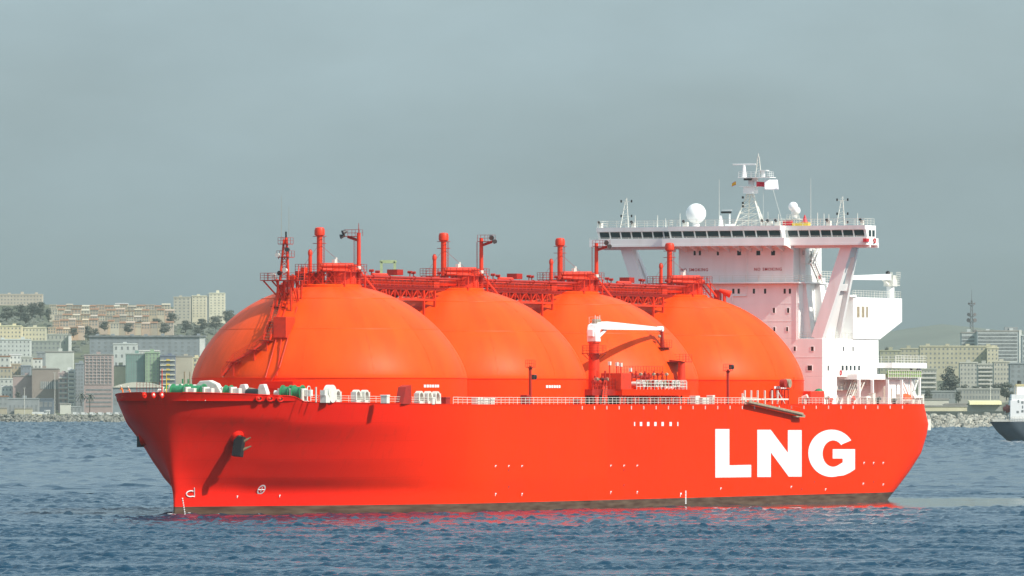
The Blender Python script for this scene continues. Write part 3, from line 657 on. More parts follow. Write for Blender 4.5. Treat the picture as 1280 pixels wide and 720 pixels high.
# --- lamp posts on the port side deck
def side_lamp(px,ytop,lampdy):
    v=22.4; u=U(px,v); p=L(u,v,deck_z(u)); o=empty('deck_lamp_post',p,parent=ship); h=Z(ytop,u,v)-deck_z(u)
    mb=MB(); mb.tube((0,0,0),(0,0,h-.9),.24,.2,10,1); mb.bar((0,0,.2),(.9,-.2,-.0),.1,.1,1); mb.build('post',GEAR,o,smooth=40)
    mb=MB(); mb.box((-.7,-.5,h-1.2),(.7,.5,h-1.1),1); mb.rail([(-.7,-.5,h-1.1),(-.7,.5,h-1.1),(.7,.5,h-1.1),(.7,-.5,h-1.1),(-.7,-.5,h-1.1)],1.1,.7,2,.05,1); mb.bar((0,0,h-2),(.7,0,h-1.2),.1,.1,1); mb.bar((0,0,h-2),(-.7,0,h-1.2),.1,.1,1)
    for d in (.35,.6): mb.bar((d,0,0),(d,0,h-1.1),.045,.045,1)
    mb.build('lamp_platform',GEAR,o)
    mb=MB(); c=Vector((-.55,.35,lampdy(h))); mb.box(c-Vector((.4,.3,.4)),c+Vector((.4,.3,.4)),3); mb.tube(c+Vector((0,.3,0)),c+Vector((0,.42,0)),.3,.34,12,4); mb.build('floodlight',GEAR,o,bevel=.04)
side_lamp(663,450,lambda h:h-2.7); side_lamp(910,455,lambda h:h-.5)
mb=MB(); u=U(658,22.2); p=L(u,22.0,DZ); mb.box(p+Vector((-1,-.5,0)),p+Vector((.8,.5,1.3)),1); mb.build('deck_locker',GEAR,ship)
# --- cargo manifold platform, port side between tanks 2 and 3
mp=empty('manifold_platform',parent=ship); v0,v1=19.2,23.4
ua,ub_=U(739,22),U(853,22)
zf0,zf1=Z(494.3,70,23),Z(486.8,70,23)
mb=MB(); mb.box(L(ua,v0-4,zf0),L(U(768,22),v1-1.2,zf1),1); mb.box(L(U(768,22),v0-2,zf0+.01),L(ub_,v1,zf1+.01),0)
mb.build('platform_deck',[M['hull'],M['gear2']],mp)
for px in (746,757,776,780,792,797,811,824,838):
    m2=MB(); u=U(px,22.8); m2.bar(L(u,22.8,DZ-.05),L(u,22.8,zf0),.45,.45); m2.build('platform_leg',[M['gear']],mp)
m2=MB(); u=U(852,22.8); m2.bar(L(u,22.8,DZ-.05),L(u,22.8,zf0),.25,.25)
for a_,b_ in ((843,852),(852,843)): m2.bar(L(U(a_,22.8),22.8,DZ+.6),L(U(b_,22.8),22.8,zf0-.2),.15,.15)
m2.build('platform_brace',[M['gear2']],mp)
m2=MB(); m2.box(L(U(768,22),19.6,zf1-.3),L(U(781,22),23.2,Z(466.5,70,23)),0); m2.build('control_house',[M['gear']],mp,bevel=.06)
m2=MB(); m2.box(L(U(742,20),15.5,DZ),L(U(838,20),16.2,zf0),1); m2.build('void_shade_sheet',[M['gear2'],M['black']],mp)  # black sheet standing in for the shaded void beneath the platform
m2=MB(); m2.rail([L(U(786,22),v1,zf1),L(U(848,22),v1,zf1)],1.5,1.4,3,.09,0); m2.rail([L(U(842,22),v1-.6,zf1),L(ub_,v1-.6,zf1)],1.3,1.4,3,.08,0); m2.build('railing',[M['whitegear']],mp)
m2=MB(); m2.rail([L(ua,v1-1.2,zf1),L(U(768,22),v1-1.2,zf1)],1.8,1.2,3,.07,1); m2.rail([L(U(781,22),v1-2.5,zf1+1.9),L(U(836,22),v1-2.5,zf1+1.9)],1.9,1.1,3,.06,1); m2.build('red_railing',GEAR,mp)
m2=MB()
for i in range(9):
    u=U(790+i*5.4,21); m2.tube(L(u,18.5,zf1+.9),L(u,23.2,zf1+.9),.38,.38,12,[2,1,0,5][i%4]); m2.tube(L(u,22.9,zf1+.9),L(u,23.2,zf1+.9),.58,.58,14,[2,5,1,2][i%4]); m2.tube(L(u,21,zf1+.9),L(u,21,zf1+2.6+.4*(i%2)),.13,.13,8,1); m2.tube(L(u-.3,21,zf1+2.5),L(u+.3,21,zf1+2.5),.25,.25,8,[1,0,5][i%3])
for i in range(8):
    u=U(744+i*3.2,21); m2.tube(L(u,20.5,zf1),L(u,20.5,zf1+1.4+.8*(i%3)),.16,.16,8,i%2); m2.tube(L(u-.4,20.8,zf1+1.2+.4*(i%2)),L(u+.4,20.8,zf1+1.2+.4*(i%2)),.32,.32,10,[1,5,0,4][i%4])
m2.tube(L(U(783,20),19,zf1+2.1),L(U(846,20),19,zf1+2.1),.3,.3,10,1)
for px,h_ in ((788,3.4),(752+10,4.4),(771,4.3),(776,4.2)): u=U(px,21.5); m2.tube(L(u,21.5,zf1),L(u,21.5,zf1+h_),.12,.12,8,0); m2.box(L(u-.25,21.3,zf1+h_-.5),L(u+.25,21.7,zf1+h_+.1),2)
m2.build('manifold_pipework',GEAR,mp,smooth=40)
m2=MB(); a=L(U(760,23),22.6,zf1+.4); b=L(U(753,23),23.2,DZ+.1)
for d in (-.5,.5): m2.bar(a+Vector((d,0,0)),b+Vector((d,0,0)),.14,.3,0); m2.bar(a+Vector((d,0,1)),b+Vector((d,0,1)),.07,.07,0)
for i in range(9): m2.bar(a.lerp(b,i/8)+Vector((-.5,0,0)),a.lerp(b,i/8)+Vector((.5,0,0)),.25,.05,5)
m2.build('platform_stair',GEAR,mp)
# --- deck crane with white jib
vc=18.7; uc=U(742.5,vc); dc=empty('deck_crane',L(uc,vc,0),parent=ship)
def CZ(y): return Z(y,uc,vc)
mb=MB(); mb.tube((0,0,DZ-.05),(0,0,CZ(427)),.92,.86,24,0); mb.tube((0,0,CZ(429)),(0,0,CZ(427)),1.0,1.0,24,0); mb.build('pedestal',[M['gear']],dc,smooth=40)
mb=MB(); zp=CZ(441.5); mb.lathe([(2.0,zp-.1),(2.0,zp),(.9,zp)],(0,0,0),12,1); mb.rail([(1.95*math.cos(R(t)),1.95*math.sin(R(t)),zp) for t in range(0,361,40)],1.25,1.3,3,.05,1)
for t in range(0,360,60): mb.bar((.9*math.cos(R(t)),.9*math.sin(R(t)),zp-1.0),(1.9*math.cos(R(t)),1.9*math.sin(R(t)),zp-.1),.09,.09,1)
mb.build('crane_gallery',GEAR,dc)
mb=MB(); z0,z1=CZ(427),CZ(404); mb.prism([(1.0,-.8,z0),(1.1,-.8,z0+1.6),(.7,-.8,z1-.3),(-.6,-.8,z1+.1),(-1.2,-.8,z1-.6),(-.5,-.8,z0+1.3),(-1.0,-.8,z0)],(0,1.6,0)); mb.box((.9,-.5,z0+.8),(1.5,.5,z1-1.0)); mb.box((-1.9,-.45,z1-.2),(-.1,.45,z1+.7),1)
mb.build('crane_house',[M['white'],M['steel']],dc,bevel=.08)
ue=U(826,vc)-uc; zj=CZ(409.5); zr=CZ(404.5)
mb=MB(); 
def trap(x0,zlo0,zhi0,x1,zlo1,zhi1,hw0,hw1):
    mb.add([(-x0,-hw0,zlo0),(-x0,hw0,zlo0),(-x0,hw0,zhi0),(-x0,-hw0,zhi0),(-x1,-hw1,zlo1),(-x1,hw1,zlo1),(-x1,hw1,zhi1),(-x1,-hw1,zhi1)],[(0,1,2,3),(7,6,5,4),(0,4,5,1),(1,5,6,2),(2,6,7,3),(3,7,4,0)])
trap(.3,CZ(411.3),CZ(403.2),4.2,CZ(412),CZ(401.6),.55,.55); trap(4.2,CZ(412),CZ(401.6),8.5,CZ(411.8),CZ(402.6),.55,.5); trap(8.5,CZ(411.8),CZ(402.6),ue,CZ(411.3),CZ(407.6),.5,.3)
mb.tube((-ue+.2,-.5,zj),(-ue+.2,.5,zj),.45,.45,14); mb.bar((-ue+.5,0,zj),(-ue+.5,0,CZ(406)),.2,.2); mb.build('jib',[M['white']],dc,bevel=.05)
mb=MB(); mb.bar((-.6,0,CZ(424)),(-4.6,0,CZ(411)),.5,.45); mb.build('luffing_ram',[M['white']],dc,bevel=.05)
mb=MB(); mb.tube((-ue+.6,0,zj-.3),(-ue+.6,0,CZ(418)),.04,.04,6); mb.ball((-ue+.6,0,CZ(419)),.28,10,1); mb.build('hook',[M['black'],M['steel']],dc)
mb=MB(); 
for d,h_ in ((.2,1.3),(-.8,1.1),(-1.6,1.3)): mb.bar((d,.3,CZ(404)),(d,.3,CZ(404)+h_),.08,.08)
mb.rail([(.8,-.5,z1),(.8,.5,z1),(-.9,.5,z1)],1.0,.8,2,.05); mb.build('house_railing',[M['whitegear']],dc)
# jib rest: a ladder tower on the platform and a bracketed post over the dome
vp=18.7; uq=U(828,vp); jr=empty('jib_rest',L(uq,vp,0),parent=ship)
def JZ(y): return Z(y,uq,vp)
zf=zf1-.1; dv=3.5
mb=MB(); mb.tube((.1,dv,zf),(.1,dv,JZ(452)),.7,.55,14,0); mb.tube((0,0,dome_z(19.3)-.6),(.3,0,JZ(411)),.34,.28,12,1)
mb.bar((1.2,dv,zf),(.1,dv,JZ(470)),.2,.2,0); mb.bar((-1.2,dv,zf),(.1,dv,JZ(470)),.2,.2,0); mb.bar((0,0,JZ(440)),(0,-2.6,JZ(428)),.25,.25,1); mb.bar((0,0,JZ(450)),(.1,dv,JZ(452.5)),.3,.3,1); mb.build('post',GEAR,jr,smooth=40)
for yy,w_,dx,y0,y1 in ((434,1.5,-.3,-.7,.9),(452,1.8,-.7,-.2,dv+.7)):
    mb=MB(); z_=JZ(yy); mb.box((-w_+dx,y0,z_-.1),(w_+dx,y1,z_),1); mb.rail([(w_+dx,y0,z_),(-w_+dx,y0,z_),(-w_+dx,y1,z_),(w_+dx,y1,z_)],1.2,1.1,3,.05,1); mb.bar((0,0,z_-1.0),(-w_+dx,0,z_-.1),.12,.12,1); mb.build('rest_gallery',GEAR,jr)
# --- stowed gangway on the ship's side
gw=empty('gangway',parent=ship); vg=24.7; 
def G(px,py,dv=0): return L(U(px,vg+dv),vg+dv,Z(py,U(px,vg+dv),vg+dv))
mb=MB(); mb.bar(G(934,503.2),G(1004,519.6),.75,.26,0); mb.bar(G(936,502.0,.5),G(1004,517.4,.5),.12,.35,0); mb.bar(G(936,502.0,-.5),G(1004,517.4,-.5),.12,.35,1); mb.bar(G(993,520.6),G(1004,521),.75,.2,0)
for i in range(20): a=G(938,502.6).lerp(G(1002,518.6),i/19); mb.bar(a+Vector((0,-.5,.2)),a+Vector((0,.5,.2)),.25,.05,1)
mb.build('gangway_stair',[M['steel'],M['black']],gw)
mb=MB()
for i in range(13): a=G(952,505,.45).lerp(G(1002,517,.45),i/12); mb.bar(a,a+Vector((0,0,1.0)),.06,.06)
mb.bar(G(952,505,.45)+Vector((0,0,1)),G(1002,517,.45)+Vector((0,0,1)),.045,.045); mb.build('gangway_railing',[M['gear']],gw)
mb=MB()
for i,px in enumerate((928,931,939,947,956,965,972)):
    u=U(px,23.2); p=L(u,23.2,DZ); mb.bar(p,p+Vector((0,0,2.4 if i else 1.9)),.24,.24)
mb.bar(dk(926,23.2,.9,DZ),dk(985,23.2,.9,DZ),.2,.25); mb.bar(dk(972,23.2,2.3,DZ),dk(981,23.2,.2,DZ),.12,.12); mb.bar(dk(928,23.2,1.4,DZ),dk(934,23.2,.2,DZ),.2,.2); mb.build('gangway_davit',[M['whitegear']],gw)
# brown pipes and a hose drum forward of the house
mb=MB(); p=dk(985,23.0,0,DZ)
for d in (-1.5,0,1.2): mb.bar(p+Vector((d,-.6,0)),p+Vector((d,-.6,2.6)),.18,.18,1)
mb.bar(p+Vector((-2.2,-.6,2.6)),p+Vector((2.4,-.6,2.6)),.2,.2,1); mb.tube(p+Vector((-.5,-.9,3.6)),p+Vector((-.5,.2,3.6)),.75,.75,16,5); mb.tube(p+Vector((1.2,-.8,3.6)),p+Vector((1.2,.1,3.6)),.7,.7,16,1); mb.bar(p+Vector((-2.6,0,2.6)),p+Vector((-2.6,0,4.6)),.08,.08,0); mb.build('hose_drum',GEAR,ship,smooth=40)
mb=MB(); mb.box(dk(1004,21,.0,DZ),dk(1004,21,.0,DZ)+Vector((-6,1.4,2.3)),0); mb.build('deck_locker',[M['gear']],ship,bevel=.06)
mb=MB(); p=dk(1023.5,21,0,DZ); mb.ball(p+Vector((0,0,1.5)),1.15,14,0,(.9,.9,1.1)); mb.box(p-Vector((.7,.7,0)),p+Vector((.7,.7,.5)),0); mb.build('covered_reel',[M['green']],ship,smooth=50)
# ------------------------------------------------------------------ accommodation, bridge, funnel casing
UFR=159.5
def FV(px,u=UFR): return V(px,u)
def HZ(y,u=UFR,v=0): return Z(y,u,v)
W_=[M['white']]
z_low,z_mid=HZ(423.5),HZ(353)
acc=MB()
acc.box(L(UFR,-16.5,HZ(471)),L(185,16.5,z_low))
acc.box(L(UFR,-16.5,DZ-.05),L(166,16.48,HZ(471)))            # below the overhang
acc.box(L(166,-13,DZ-.05),L(186,14.6,HZ(471)))
acc.box(L(UFR,-12,z_low),L(176,12,z_mid-.25))
acc.box(L(UFR+.3,-10.9,z_mid-.25),L(169.8,10.9,44.3))
acc.box(L(162.5,10.9,z_mid-.25),L(169.8,12,44.3))
acc.box(L(169.8,-11,z_mid-.25),L(172,11.8,z_mid+.9))
acc_o=acc.build('accommodation_block',M['white'],ship,bevel=.05)
lg=MB(); lg.box(L(UFR-1.3,-12.6,z_mid-.22),L(UFR+.3,12.6,z_mid)); lg.box(L(UFR-.1,12.02,z_mid-.22),L(172,13.2,z_mid)); lg.build('walkway',W_,acc_o)
r_=MB(); r_.rail([L(UFR-1.2,-12.5,z_mid),L(UFR-1.2,12.5,z_mid),L(UFR-1.2,13.1,z_mid),L(172,13.1,z_mid)],1.15,2.4,3,.06); r_.rail([L(UFR+.2,12.1,z_low),L(UFR+.2,16.4,z_low),L(173,16.4,z_low)],1.1,1.5,3,.06); r_.rail([L(170,12,z_mid+.9),L(176,12,z_mid+.9)],1.1,1.2,3,.06); r_.build('railing',[M['whitegear']],acc_o)
# deck seams (weld lines) and conduits on the front
c_=MB()
for y in (380,402): c_.box(L(UFR-.03,-12.0,HZ(y)),L(UFR,12.0,HZ(y)+.07))
c_.box(L(UFR-.03,-16.5,HZ(447)),L(UFR,16.5,HZ(447)+.08))
vv=FV(933.5); c_.path([L(UFR-.12,vv,HZ(308)),L(UFR-.12,vv,HZ(352))],.09); c_.path([L(UFR-.15,vv,HZ(354.5)),L(UFR-.15,vv,HZ(370)),L(UFR-.15,FV(916),HZ(370)),L(UFR-.15,FV(916),HZ(378))],.09)
vv=FV(976); c_.path([L(UFR-.1,vv,HZ(308)),L(UFR-.1,vv,HZ(330))],.06); vv=FV(996); c_.path([L(UFR-.1,vv,HZ(356)),L(UFR-.1,vv,HZ(425))],.07)
c_.build('conduit',W_,acc_o)
def fwin(px,y,w,h,u=UFR,parent=None,m=None):
    v=FV(px,u); z=HZ(y,u,v); o=MB(); o.box(L(u-.03,v-w/2,z-h/2),L(u+.1,v+w/2,z+h/2),0)
    f=.07
    o.box(L(u-.06,v-w/2-f,z-h/2-f),L(u-.001,v-w/2,z+h/2+f),1); o.box(L(u-.06,v+w/2,z-h/2-f),L(u-.001,v+w/2+f,z+h/2+f),1); o.box(L(u-.06,v-w/2,z+h/2),L(u-.001,v+w/2,z+h/2+f),1); o.box(L(u-.06,v-w/2,z-h/2-f),L(u-.001,v+w/2,z-h/2),1)
    return o.build('window',[m or M['glass2'],M['white']],parent or acc_o)
for px,w in ((868.5,.42),(875,.42),(897.5,.42),(924,.75),(948,.75),(966.5,.75)): fwin(px,316.3,w,.80,UFR+.3)
for px in (916.8,923.5,942.5,956.5,981,987.5): fwin(px,364,.42,.85)
for px in (967.5,985.3): fwin(px,388,.42,.85)
for px,y in ((984,411.5),(968,411.5)): fwin(px,y,.36,.7)
fwin(993.5,436,.4,.75); fwin(1015.5,436,.5,.75); fwin(1012.3,460,.85,.85); fwin(990,460,.7,.8)
def swin(px,y,w,h,v,parent=None,m=None):
    u=U(px,v); z=Z(y,u,v); o=MB(); o.box(L(u-w/2,v-.1,z-h/2),L(u+w/2,v+.03,z+h/2),0); f=.07
    o.box(L(u-w/2-f,v+.001,z-h/2-f),L(u-w/2,v+.06,z+h/2+f),1); o.box(L(u+w/2,v+.001,z-h/2-f),L(u+w/2+f,v+.06,z+h/2+f),1); o.box(L(u-w/2,v+.001,z+h/2),L(u+w/2,v+.06,z+h/2+f),1); o.box(L(u-w/2,v+.001,z-h/2-f),L(u+w/2,v+.06,z-h/2),1)
    return o.build('window',[m or M['glass2'],M['white']],parent or acc_o)
for px,y in ((1005,364),(1025,364),(1034,364),(1006,388),(1025,388),(1028.5,388),(1005,412)): swin(px,y,.5,.9,12)
swin(1013.5,321,.6,2.0,12); swin(1004.5,316,.4,.8,12)
for px,y in ((1054,436),(1066,436)): swin(px,y,.5,.75,16.5)
for px,y in ((1035,460),(1053,460),(1058,460),(1063,460),(1068,460),(1073.5,460)): swin(px,y,.9 if px>1040 else .6,.85,16.5)
# lifebuoy and door marks on the side
mb=MB()
for px,y,v in ((1051,466,16.55),(1025,346,12.2),(1093.5,301,25.6)):
    mb=MB(); p=L(U(px,v),v,Z(y,U(px,v),v))
    for i in range(12): mb.tube(p+Vector((.36*math.cos(R(30*i)),0,.36*math.sin(R(30*i)))),p+Vector((.36*math.cos(R(30*i+30)),0,.36*math.sin(R(30*i+30)))),.11,n=6)
    mb.build('lifebuoy',[M['redtext']],acc_o)
M['nosmoke']=mat('notice_paint',(.42,.012,.02),.5,.1,2)
for pxc in (868,960):
    v=FV(pxc,UFR+.3); txt('lettering','NO SMOKING',.74,acc_o,M['nosmoke'],L(UFR+.27,v,HZ(338.6)),FRONT,.02,1,'CENTER',5.2) if pxc>900 else txt('lettering','NO SMOKING',.74,acc_o,M['nosmoke'],L(UFR+.27,v,HZ(338.6)),FRONT,.02,1,'CENTER',5.2)
# stair trunks on the port side of the tower, tapered
tk=MB()
for ua_,ub_,v1_ in ((161.5,163.3,13.0),(166.8,168.8,13.4)):
    tk.add([L(ua_,12,z_low),L(ub_,12,z_low),L(ub_,v1_+.6,z_low),L(ua_,v1_+.6,z_low),L(ua_,12,z_mid-.25),L(ub_,12,z_mid-.25),L(ub_,v1_-.5,z_mid-.25),L(ua_,v1_-.5,z_mid-.25)],[(3,2,1,0),(4,5,6,7),(0,1,5,4),(1,2,6,5),(2,3,7,6),(3,0,4,7)])
tk.build('trunk_casing',W_,acc_o)
sl=MB()
def stair(mb,a,b,w=.8,n=10):
    side=Vector((0,0,1)).cross((b-a).normalized()).normalized()*w/2
    for s_ in (-1,1): mb.bar(a+side*s_,b+side*s_,.1,.28); mb.bar(a+side*s_+Vector((0,0,1)),b+side*s_+Vector((0,0,1)),.06,.06)
    for i in range(n+1): c=a.lerp(b,i/n); mb.bar(c-side,c+side,.25,.05)
stair(sl,L(166,13.4,z_mid),L(162.5,13.4,z_mid+3.2)); stair(sl,L(162.5,13.0,z_mid+3.2),L(166,13.0,44.2)); sl.box(L(161.2,12,z_mid+3.1),L(163,13.8,z_mid+3.2)); sl.rail([L(161.2,13.7,z_mid+3.2),L(163,13.7,z_mid+3.2)],1.1,.9,2,.05); sl.build('outside_stair',[M['whitegear']],acc_o); sl=MB()
stair(sl,L(171,17.4,DZ),L(176.5,17.4,HZ(470))); sl.build('outside_stair',[M['whitegear']],acc_o); sl=MB(); stair(sl,L(168,17.6,DZ),L(172.5,17.6,HZ(474)))
sl.build('outside_stair',[M['whitegear']],acc_o)
# lower open deck: fascia, pillars, recessed doors
fa=MB(); zf=Z(474.5,180,17); fa.box(L(170.5,12.6,zf),L(199,18.4,zf+.95)); fa.build('upper_deck',W_,acc_o)
for u_,v_ in ((176.5,18.8),(183.5,18.8),(190.5,18.6),(170.9,18.6)):
    q=MB(); q.bar(L(u_,v_,DZ),L(u_,v_,zf),.45,.45); q.build('pillar',W_,acc_o)
ah=MB(); ah.box(L(186,-14,DZ-.05),L(199.5,17.6,zf)); ah.build('aft_house',W_,acc_o,bevel=.05)
for px,y,w,h,v in ((1045,494,.9,2.0,14.6),(1060,494,.9,2.0,14.6),(1091,496,.8,2.2,17.6),(1105,493,.5,2.6,17.6),(1110,493,.5,2.6,17.6),(1114,494,.4,2.4,17.6)): swin(px,y,w,h,v,None,M['steel'])
mb=MB()
for z_,ua_,ub_ in ((Z(482,180,14),172,184),(Z(488,180,14),170,181)): mb.box(L(ua_,14.6,z_),L(ub_,15.6,z_+.12)); mb.rail([L(ua_,15.6,z_+.1),L(ub_,15.6,z_+.1)],1,1.5,2,.05)
mb.build('inner_gallery',[M['whitegear']],acc_o)
gn=MB(); g0,g1=Z(471.6,190,18.8),Z(463.3,190,18.8); gn.box(L(183.5,18.7,g0),L(199,18.9,g1),0)
for i in range(16): u_=183.5+i*15.5/15; gn.bar(L(u_,19.0,g0-.2),L(u_,19.0,g1+.05),.12,.12,1)
for z_ in (g0,(g0+g1)/2,g1): gn.bar(L(183.5,19.0,z_),L(199,19.0,z_),.08,.08,1)
gn.build('net_screen',[M['greynet'],M['whitegear']],acc_o)
# after platform
ap=MB(); zt=Z(460.3,195,19); ap.box(L(184,4,zt),L(U(1158.5,19.5),19.5,zt+.95)); apo=ap.build('after_platform',W_,acc_o)
uE=U(1157.5,19.3); r_=MB(); r_.rail([L(186,19.3,zt+.95),L(uE,19.3,zt+.95),L(uE,5,zt+.95)],1.25,1.4,3,.07); r_.build('railing',[M['whitegear']],acc_o)
x_=MB(); 
ul,ur=U(1139,18.2),U(1149.5,18.2)
x_.bar(L(ur,18.2,DZ),L(ur,18.2,zt),.35,.35); x_.bar(L(ul,18.2,DZ+.0),L(ul,18.2,zt),.3,.3); x_.bar(L(ul,18.0,zf+.5),L(ur,18.0,zt),.22,.22); x_.bar(L(ur,18.0,zf+.5),L(ul,18.0,zt),.22,.22); x_.bar(L(ul,18,DZ),L(ur,18,zf+.5),.22,.22); x_.bar(L(ur,18,DZ),L(ul,18,zf+.5),.22,.22); x_.bar(L(U(1129,18.),18.,zf-.4),L(U(1140,18),18,DZ+.3),.22,.22)
x_.build('platform_brace',W_,acc_o)
# deck clutter by the house: lockers, drums, ventilators (each small)
for i,(px,h_,w_,mi) in enumerate(((1006,1.6,.8,0),(1012,1.2,.6,1),(1019,1.7,.8,0),(1034,1.5,.5,0),(1037,1.1,1.0,1),(1058,1.3,1.2,0),(1065,1.2,.9,1),(1085,1.4,.8,0),(1090,1.9,1.2,0),(1097,1.2,.7,2),(1118,1.0,.8,2),(1124,1.7,.9,0),(1140,1.8,1.4,0),(1146,1.5,1.6,0),(1151,1.7,1.2,0),(1127,1.4,.7,1))):
    v=21.5 if px<1110 else 18.0; u=U(px,v); p=L(u,v,DZ); o=MB()
    if i%3==1: o.lathe([(w_*.4,0),(w_*.45,h_*.6),(w_*.7,h_*.8),(w_*.55,h_),(.02,h_+.1)],(0,0,0),12)
    elif i%3==2: o.box((-w_/2,-.4,0),(w_/2,.4,h_)); o.box((-w_/2-.06,-.46,h_),(w_/2+.06,.46,h_+.1))
    else: o.tube((0,0,0),(0,0,h_*.7),w_*.35,w_*.35,12); o.tube((0,-.4,h_*.7),(0,.5,h_*.9),w_*.45,w_*.45,12)
    o.build('deck_ventilator',[[M['whitegear'],M['gear'],M['black']][mi]],ship,smooth=40,loc=p)
# --- navigation bridge
nb=MB(); v0_,v1_=-26.3,24.9
def bprof(uf): return [(uf,44.72),(uf,45.72),(uf-.55,46.98),(uf-.95,47.0),(uf-1.0,47.72),(168,47.72),(168,44.72)]
nb.prism([L(u if u<165 else 163.6,-26.2,z) for u,z in bprof(159.6)],(0,51.0,0)); nb.box(L(163.5,-11.4,44.73),L(170,9.7,47.71))
nb.prism([L(u,-11.5,z) for u,z in [(157.4,44.74),(157.4,45.72),(156.85,46.96),(156.45,46.98),(156.4,47.75),(160,47.75),(160,44.74)]],(0,21.3,0))
bridge=nb.build('navigation_bridge',M['white'],ship)
def bwin(vc_,w,uf,parent=bridge):
    a=[(uf-.02-.03,45.80),(uf-.55+.02-.03,46.90)]; o=MB()
    o.add([L(a[0][0],vc_-w/2,a[0][1]),L(a[0][0],vc_+w/2,a[0][1]),L(a[1][0],vc_+w/2,a[1][1]),L(a[1][0],vc_-w/2,a[1][1]),L(a[0][0]+.06,vc_-w/2,a[0][1]),L(a[0][0]+.06,vc_+w/2,a[0][1]),L(a[1][0]+.06,vc_+w/2,a[1][1]),L(a[1][0]+.06,vc_-w/2,a[1][1])],[(0,1,2,3),(7,6,5,4),(0,4,5,1),(2,6,7,3),(1,5,6,2),(3,7,4,0)])
    return o.build('window',[M['glass']],parent)
vs_=[-25.9+i*2.06 for i in range(8)]
for a,b in zip(vs_,vs_[1:]): bwin((a+b)/2,1.78,159.6)
vs_=[-11.3+i*2.33 for i in range(10)]
for i,(a,b) in enumerate(zip(vs_,vs_[1:])): bwin((a+b)/2,2.05,157.4)
vs_=[10.0+i*2.07 for i in range(8)]
for a,b in zip(vs_,vs_[1:]): bwin((a+b)/2,1.8,159.6)
for u_ in (160.9,162.5):
    o=MB(); o.box(L(u_-.55,24.75,45.8),L(u_+.55,24.83,46.9)); o.build('window',[M['glass']],bridge)
sb=MB()
sb.box(L(157.9,-27.2,44.3),L(163.5,25.4,44.7)); sb.box(L(155.6,-12.2,44.28),L(157.9,10.9,44.69)); sb.build('bridge_deck',W_,bridge)
# brackets below the deck edge
bk=MB()
for i in range(12): v_=-11.5+i*2.05; bk.prism([L(155.9,v_,44.27),L(159.7,v_,44.27),L(159.7,v_,43.3)],(0,.12,0))
bk.bar(L(159.4,-26.5,44.1),L(159.4,25.5,44.1),.5,.45); bk.bar(L(163,-26.5,44.1),L(163,25.5,44.1),.5,.45)
bk.build('deck_bracket',W_,bridge)
bw=MB()
bw.box(L(157.92,-27.2,44.7),L(158.0,-12.2,45.62)); bw.box(L(157.92,10.9,44.7),L(158.0,25.4,45.62)); bw.box(L(155.62,-12.2,44.69),L(155.7,10.9,45.62)); bw.box(L(155.7,-12.2,44.69),L(157.9,-12.12,45.62)); bw.box(L(155.7,10.82,44.69),L(157.9,10.9,45.62)); bw.box(L(158.0,25.3,44.7),L(163.4,25.38,45.5))
bw.build('bridge_bulwark',W_,bridge)
r_=MB(); r_.rail([L(157.96,-27.15,45.3),L(157.96,-12.2,45.3)],.62,1.9,1,.06); r_.rail([L(157.96,10.9,45.3),L(157.96,25.35,45.3)],.62,1.9,1,.06); r_.rail([L(155.66,-12.2,45.3),L(155.66,10.9,45.3)],.62,2.3,1,.06)
zr=47.74
r_.rail([L(158.8,-26,zr),L(158.8,-11.6,zr),L(156.6,-11.4,zr),L(156.6,9.6,zr),L(158.8,9.8,zr),L(158.8,24.6,zr),L(163.3,24.6,zr)],1.15,1.7,3,.06); r_.rail([L(158.8,-26,zr),L(163.3,-26,zr),L(163.3,24.6,zr)],1.15,1.9,3,.05)
r_.build('railing',[M['whitegear']],bridge)
mb=MB(); u_=158; mb.box(L(157.4,24.95,44.8),L(158.6,25.6,45.4)); mb.build('side_light',[M['redtext']],bridge)
# struts that carry the bridge wings
for sg in (1,-1):
    q=MB()
    def leg(u_,vt,vb,w,d,u2,zt=44.25,zb=z_low-.05): q.bar(L(u_,sg*vt,zt),L(u2,sg*vb,zb),d,w,0,(0,1,0))
    leg(160.2,21.0,15.3,2.1,1.3,160.2); leg(163.2,21.2,15.9,1.0,1.0,167.6)
    for z0_,z1_,t_ in ((36.4,37.6,0),(42.2,44.2,0)):
        f0=(z0_-z_low)/(44.25-z_low); va=15.5+5.7*f0; f1=(z1_-z_low)/(44.25-z_low); vb=15.5+5.7*f1
        ue0,ue1=167.6-4.4*f0-.3,167.6-4.4*f1-.3
        q.add([L(160.6,sg*(va-.4),z0_),L(ue0,sg*(va-.4),z0_),L(ue0,sg*(va+.4),z0_),L(160.6,sg*(va+.4),z0_),L(160.6,sg*(vb-.4),z1_),L(ue1,sg*(vb-.4),z1_),L(ue1,sg*(vb+.4),z1_),L(160.6,sg*(vb+.4),z1_)],[(3,2,1,0),(4,5,6,7),(0,1,5,4),(1,2,6,5),(2,3,7,6),(3,0,4,7)])
    zt_=36.4; f=(zt_-z_low)/(44.25-z_low); ue1=167.6-4.4*f-.2
    q.add([L(161,sg*(15.3-.5),z_low),L(167.4,sg*(15.9-.5),z_low),L(167.4,sg*(15.9-.3),z_low),L(161,sg*(15.3-.3),z_low),L(161,sg*(15.3+5.7*f-.5),zt_),L(ue1,sg*(15.9+5.3*f-.5),zt_),L(ue1,sg*(15.9+5.3*f-.3),zt_),L(161,sg*(15.3+5.7*f-.3),zt_)],[(3,2,1,0),(4,5,6,7),(0,1,5,4),(1,2,6,5),(2,3,7,6),(3,0,4,7)])
    q.build('bridge_strut',W_,ship,bevel=.06)
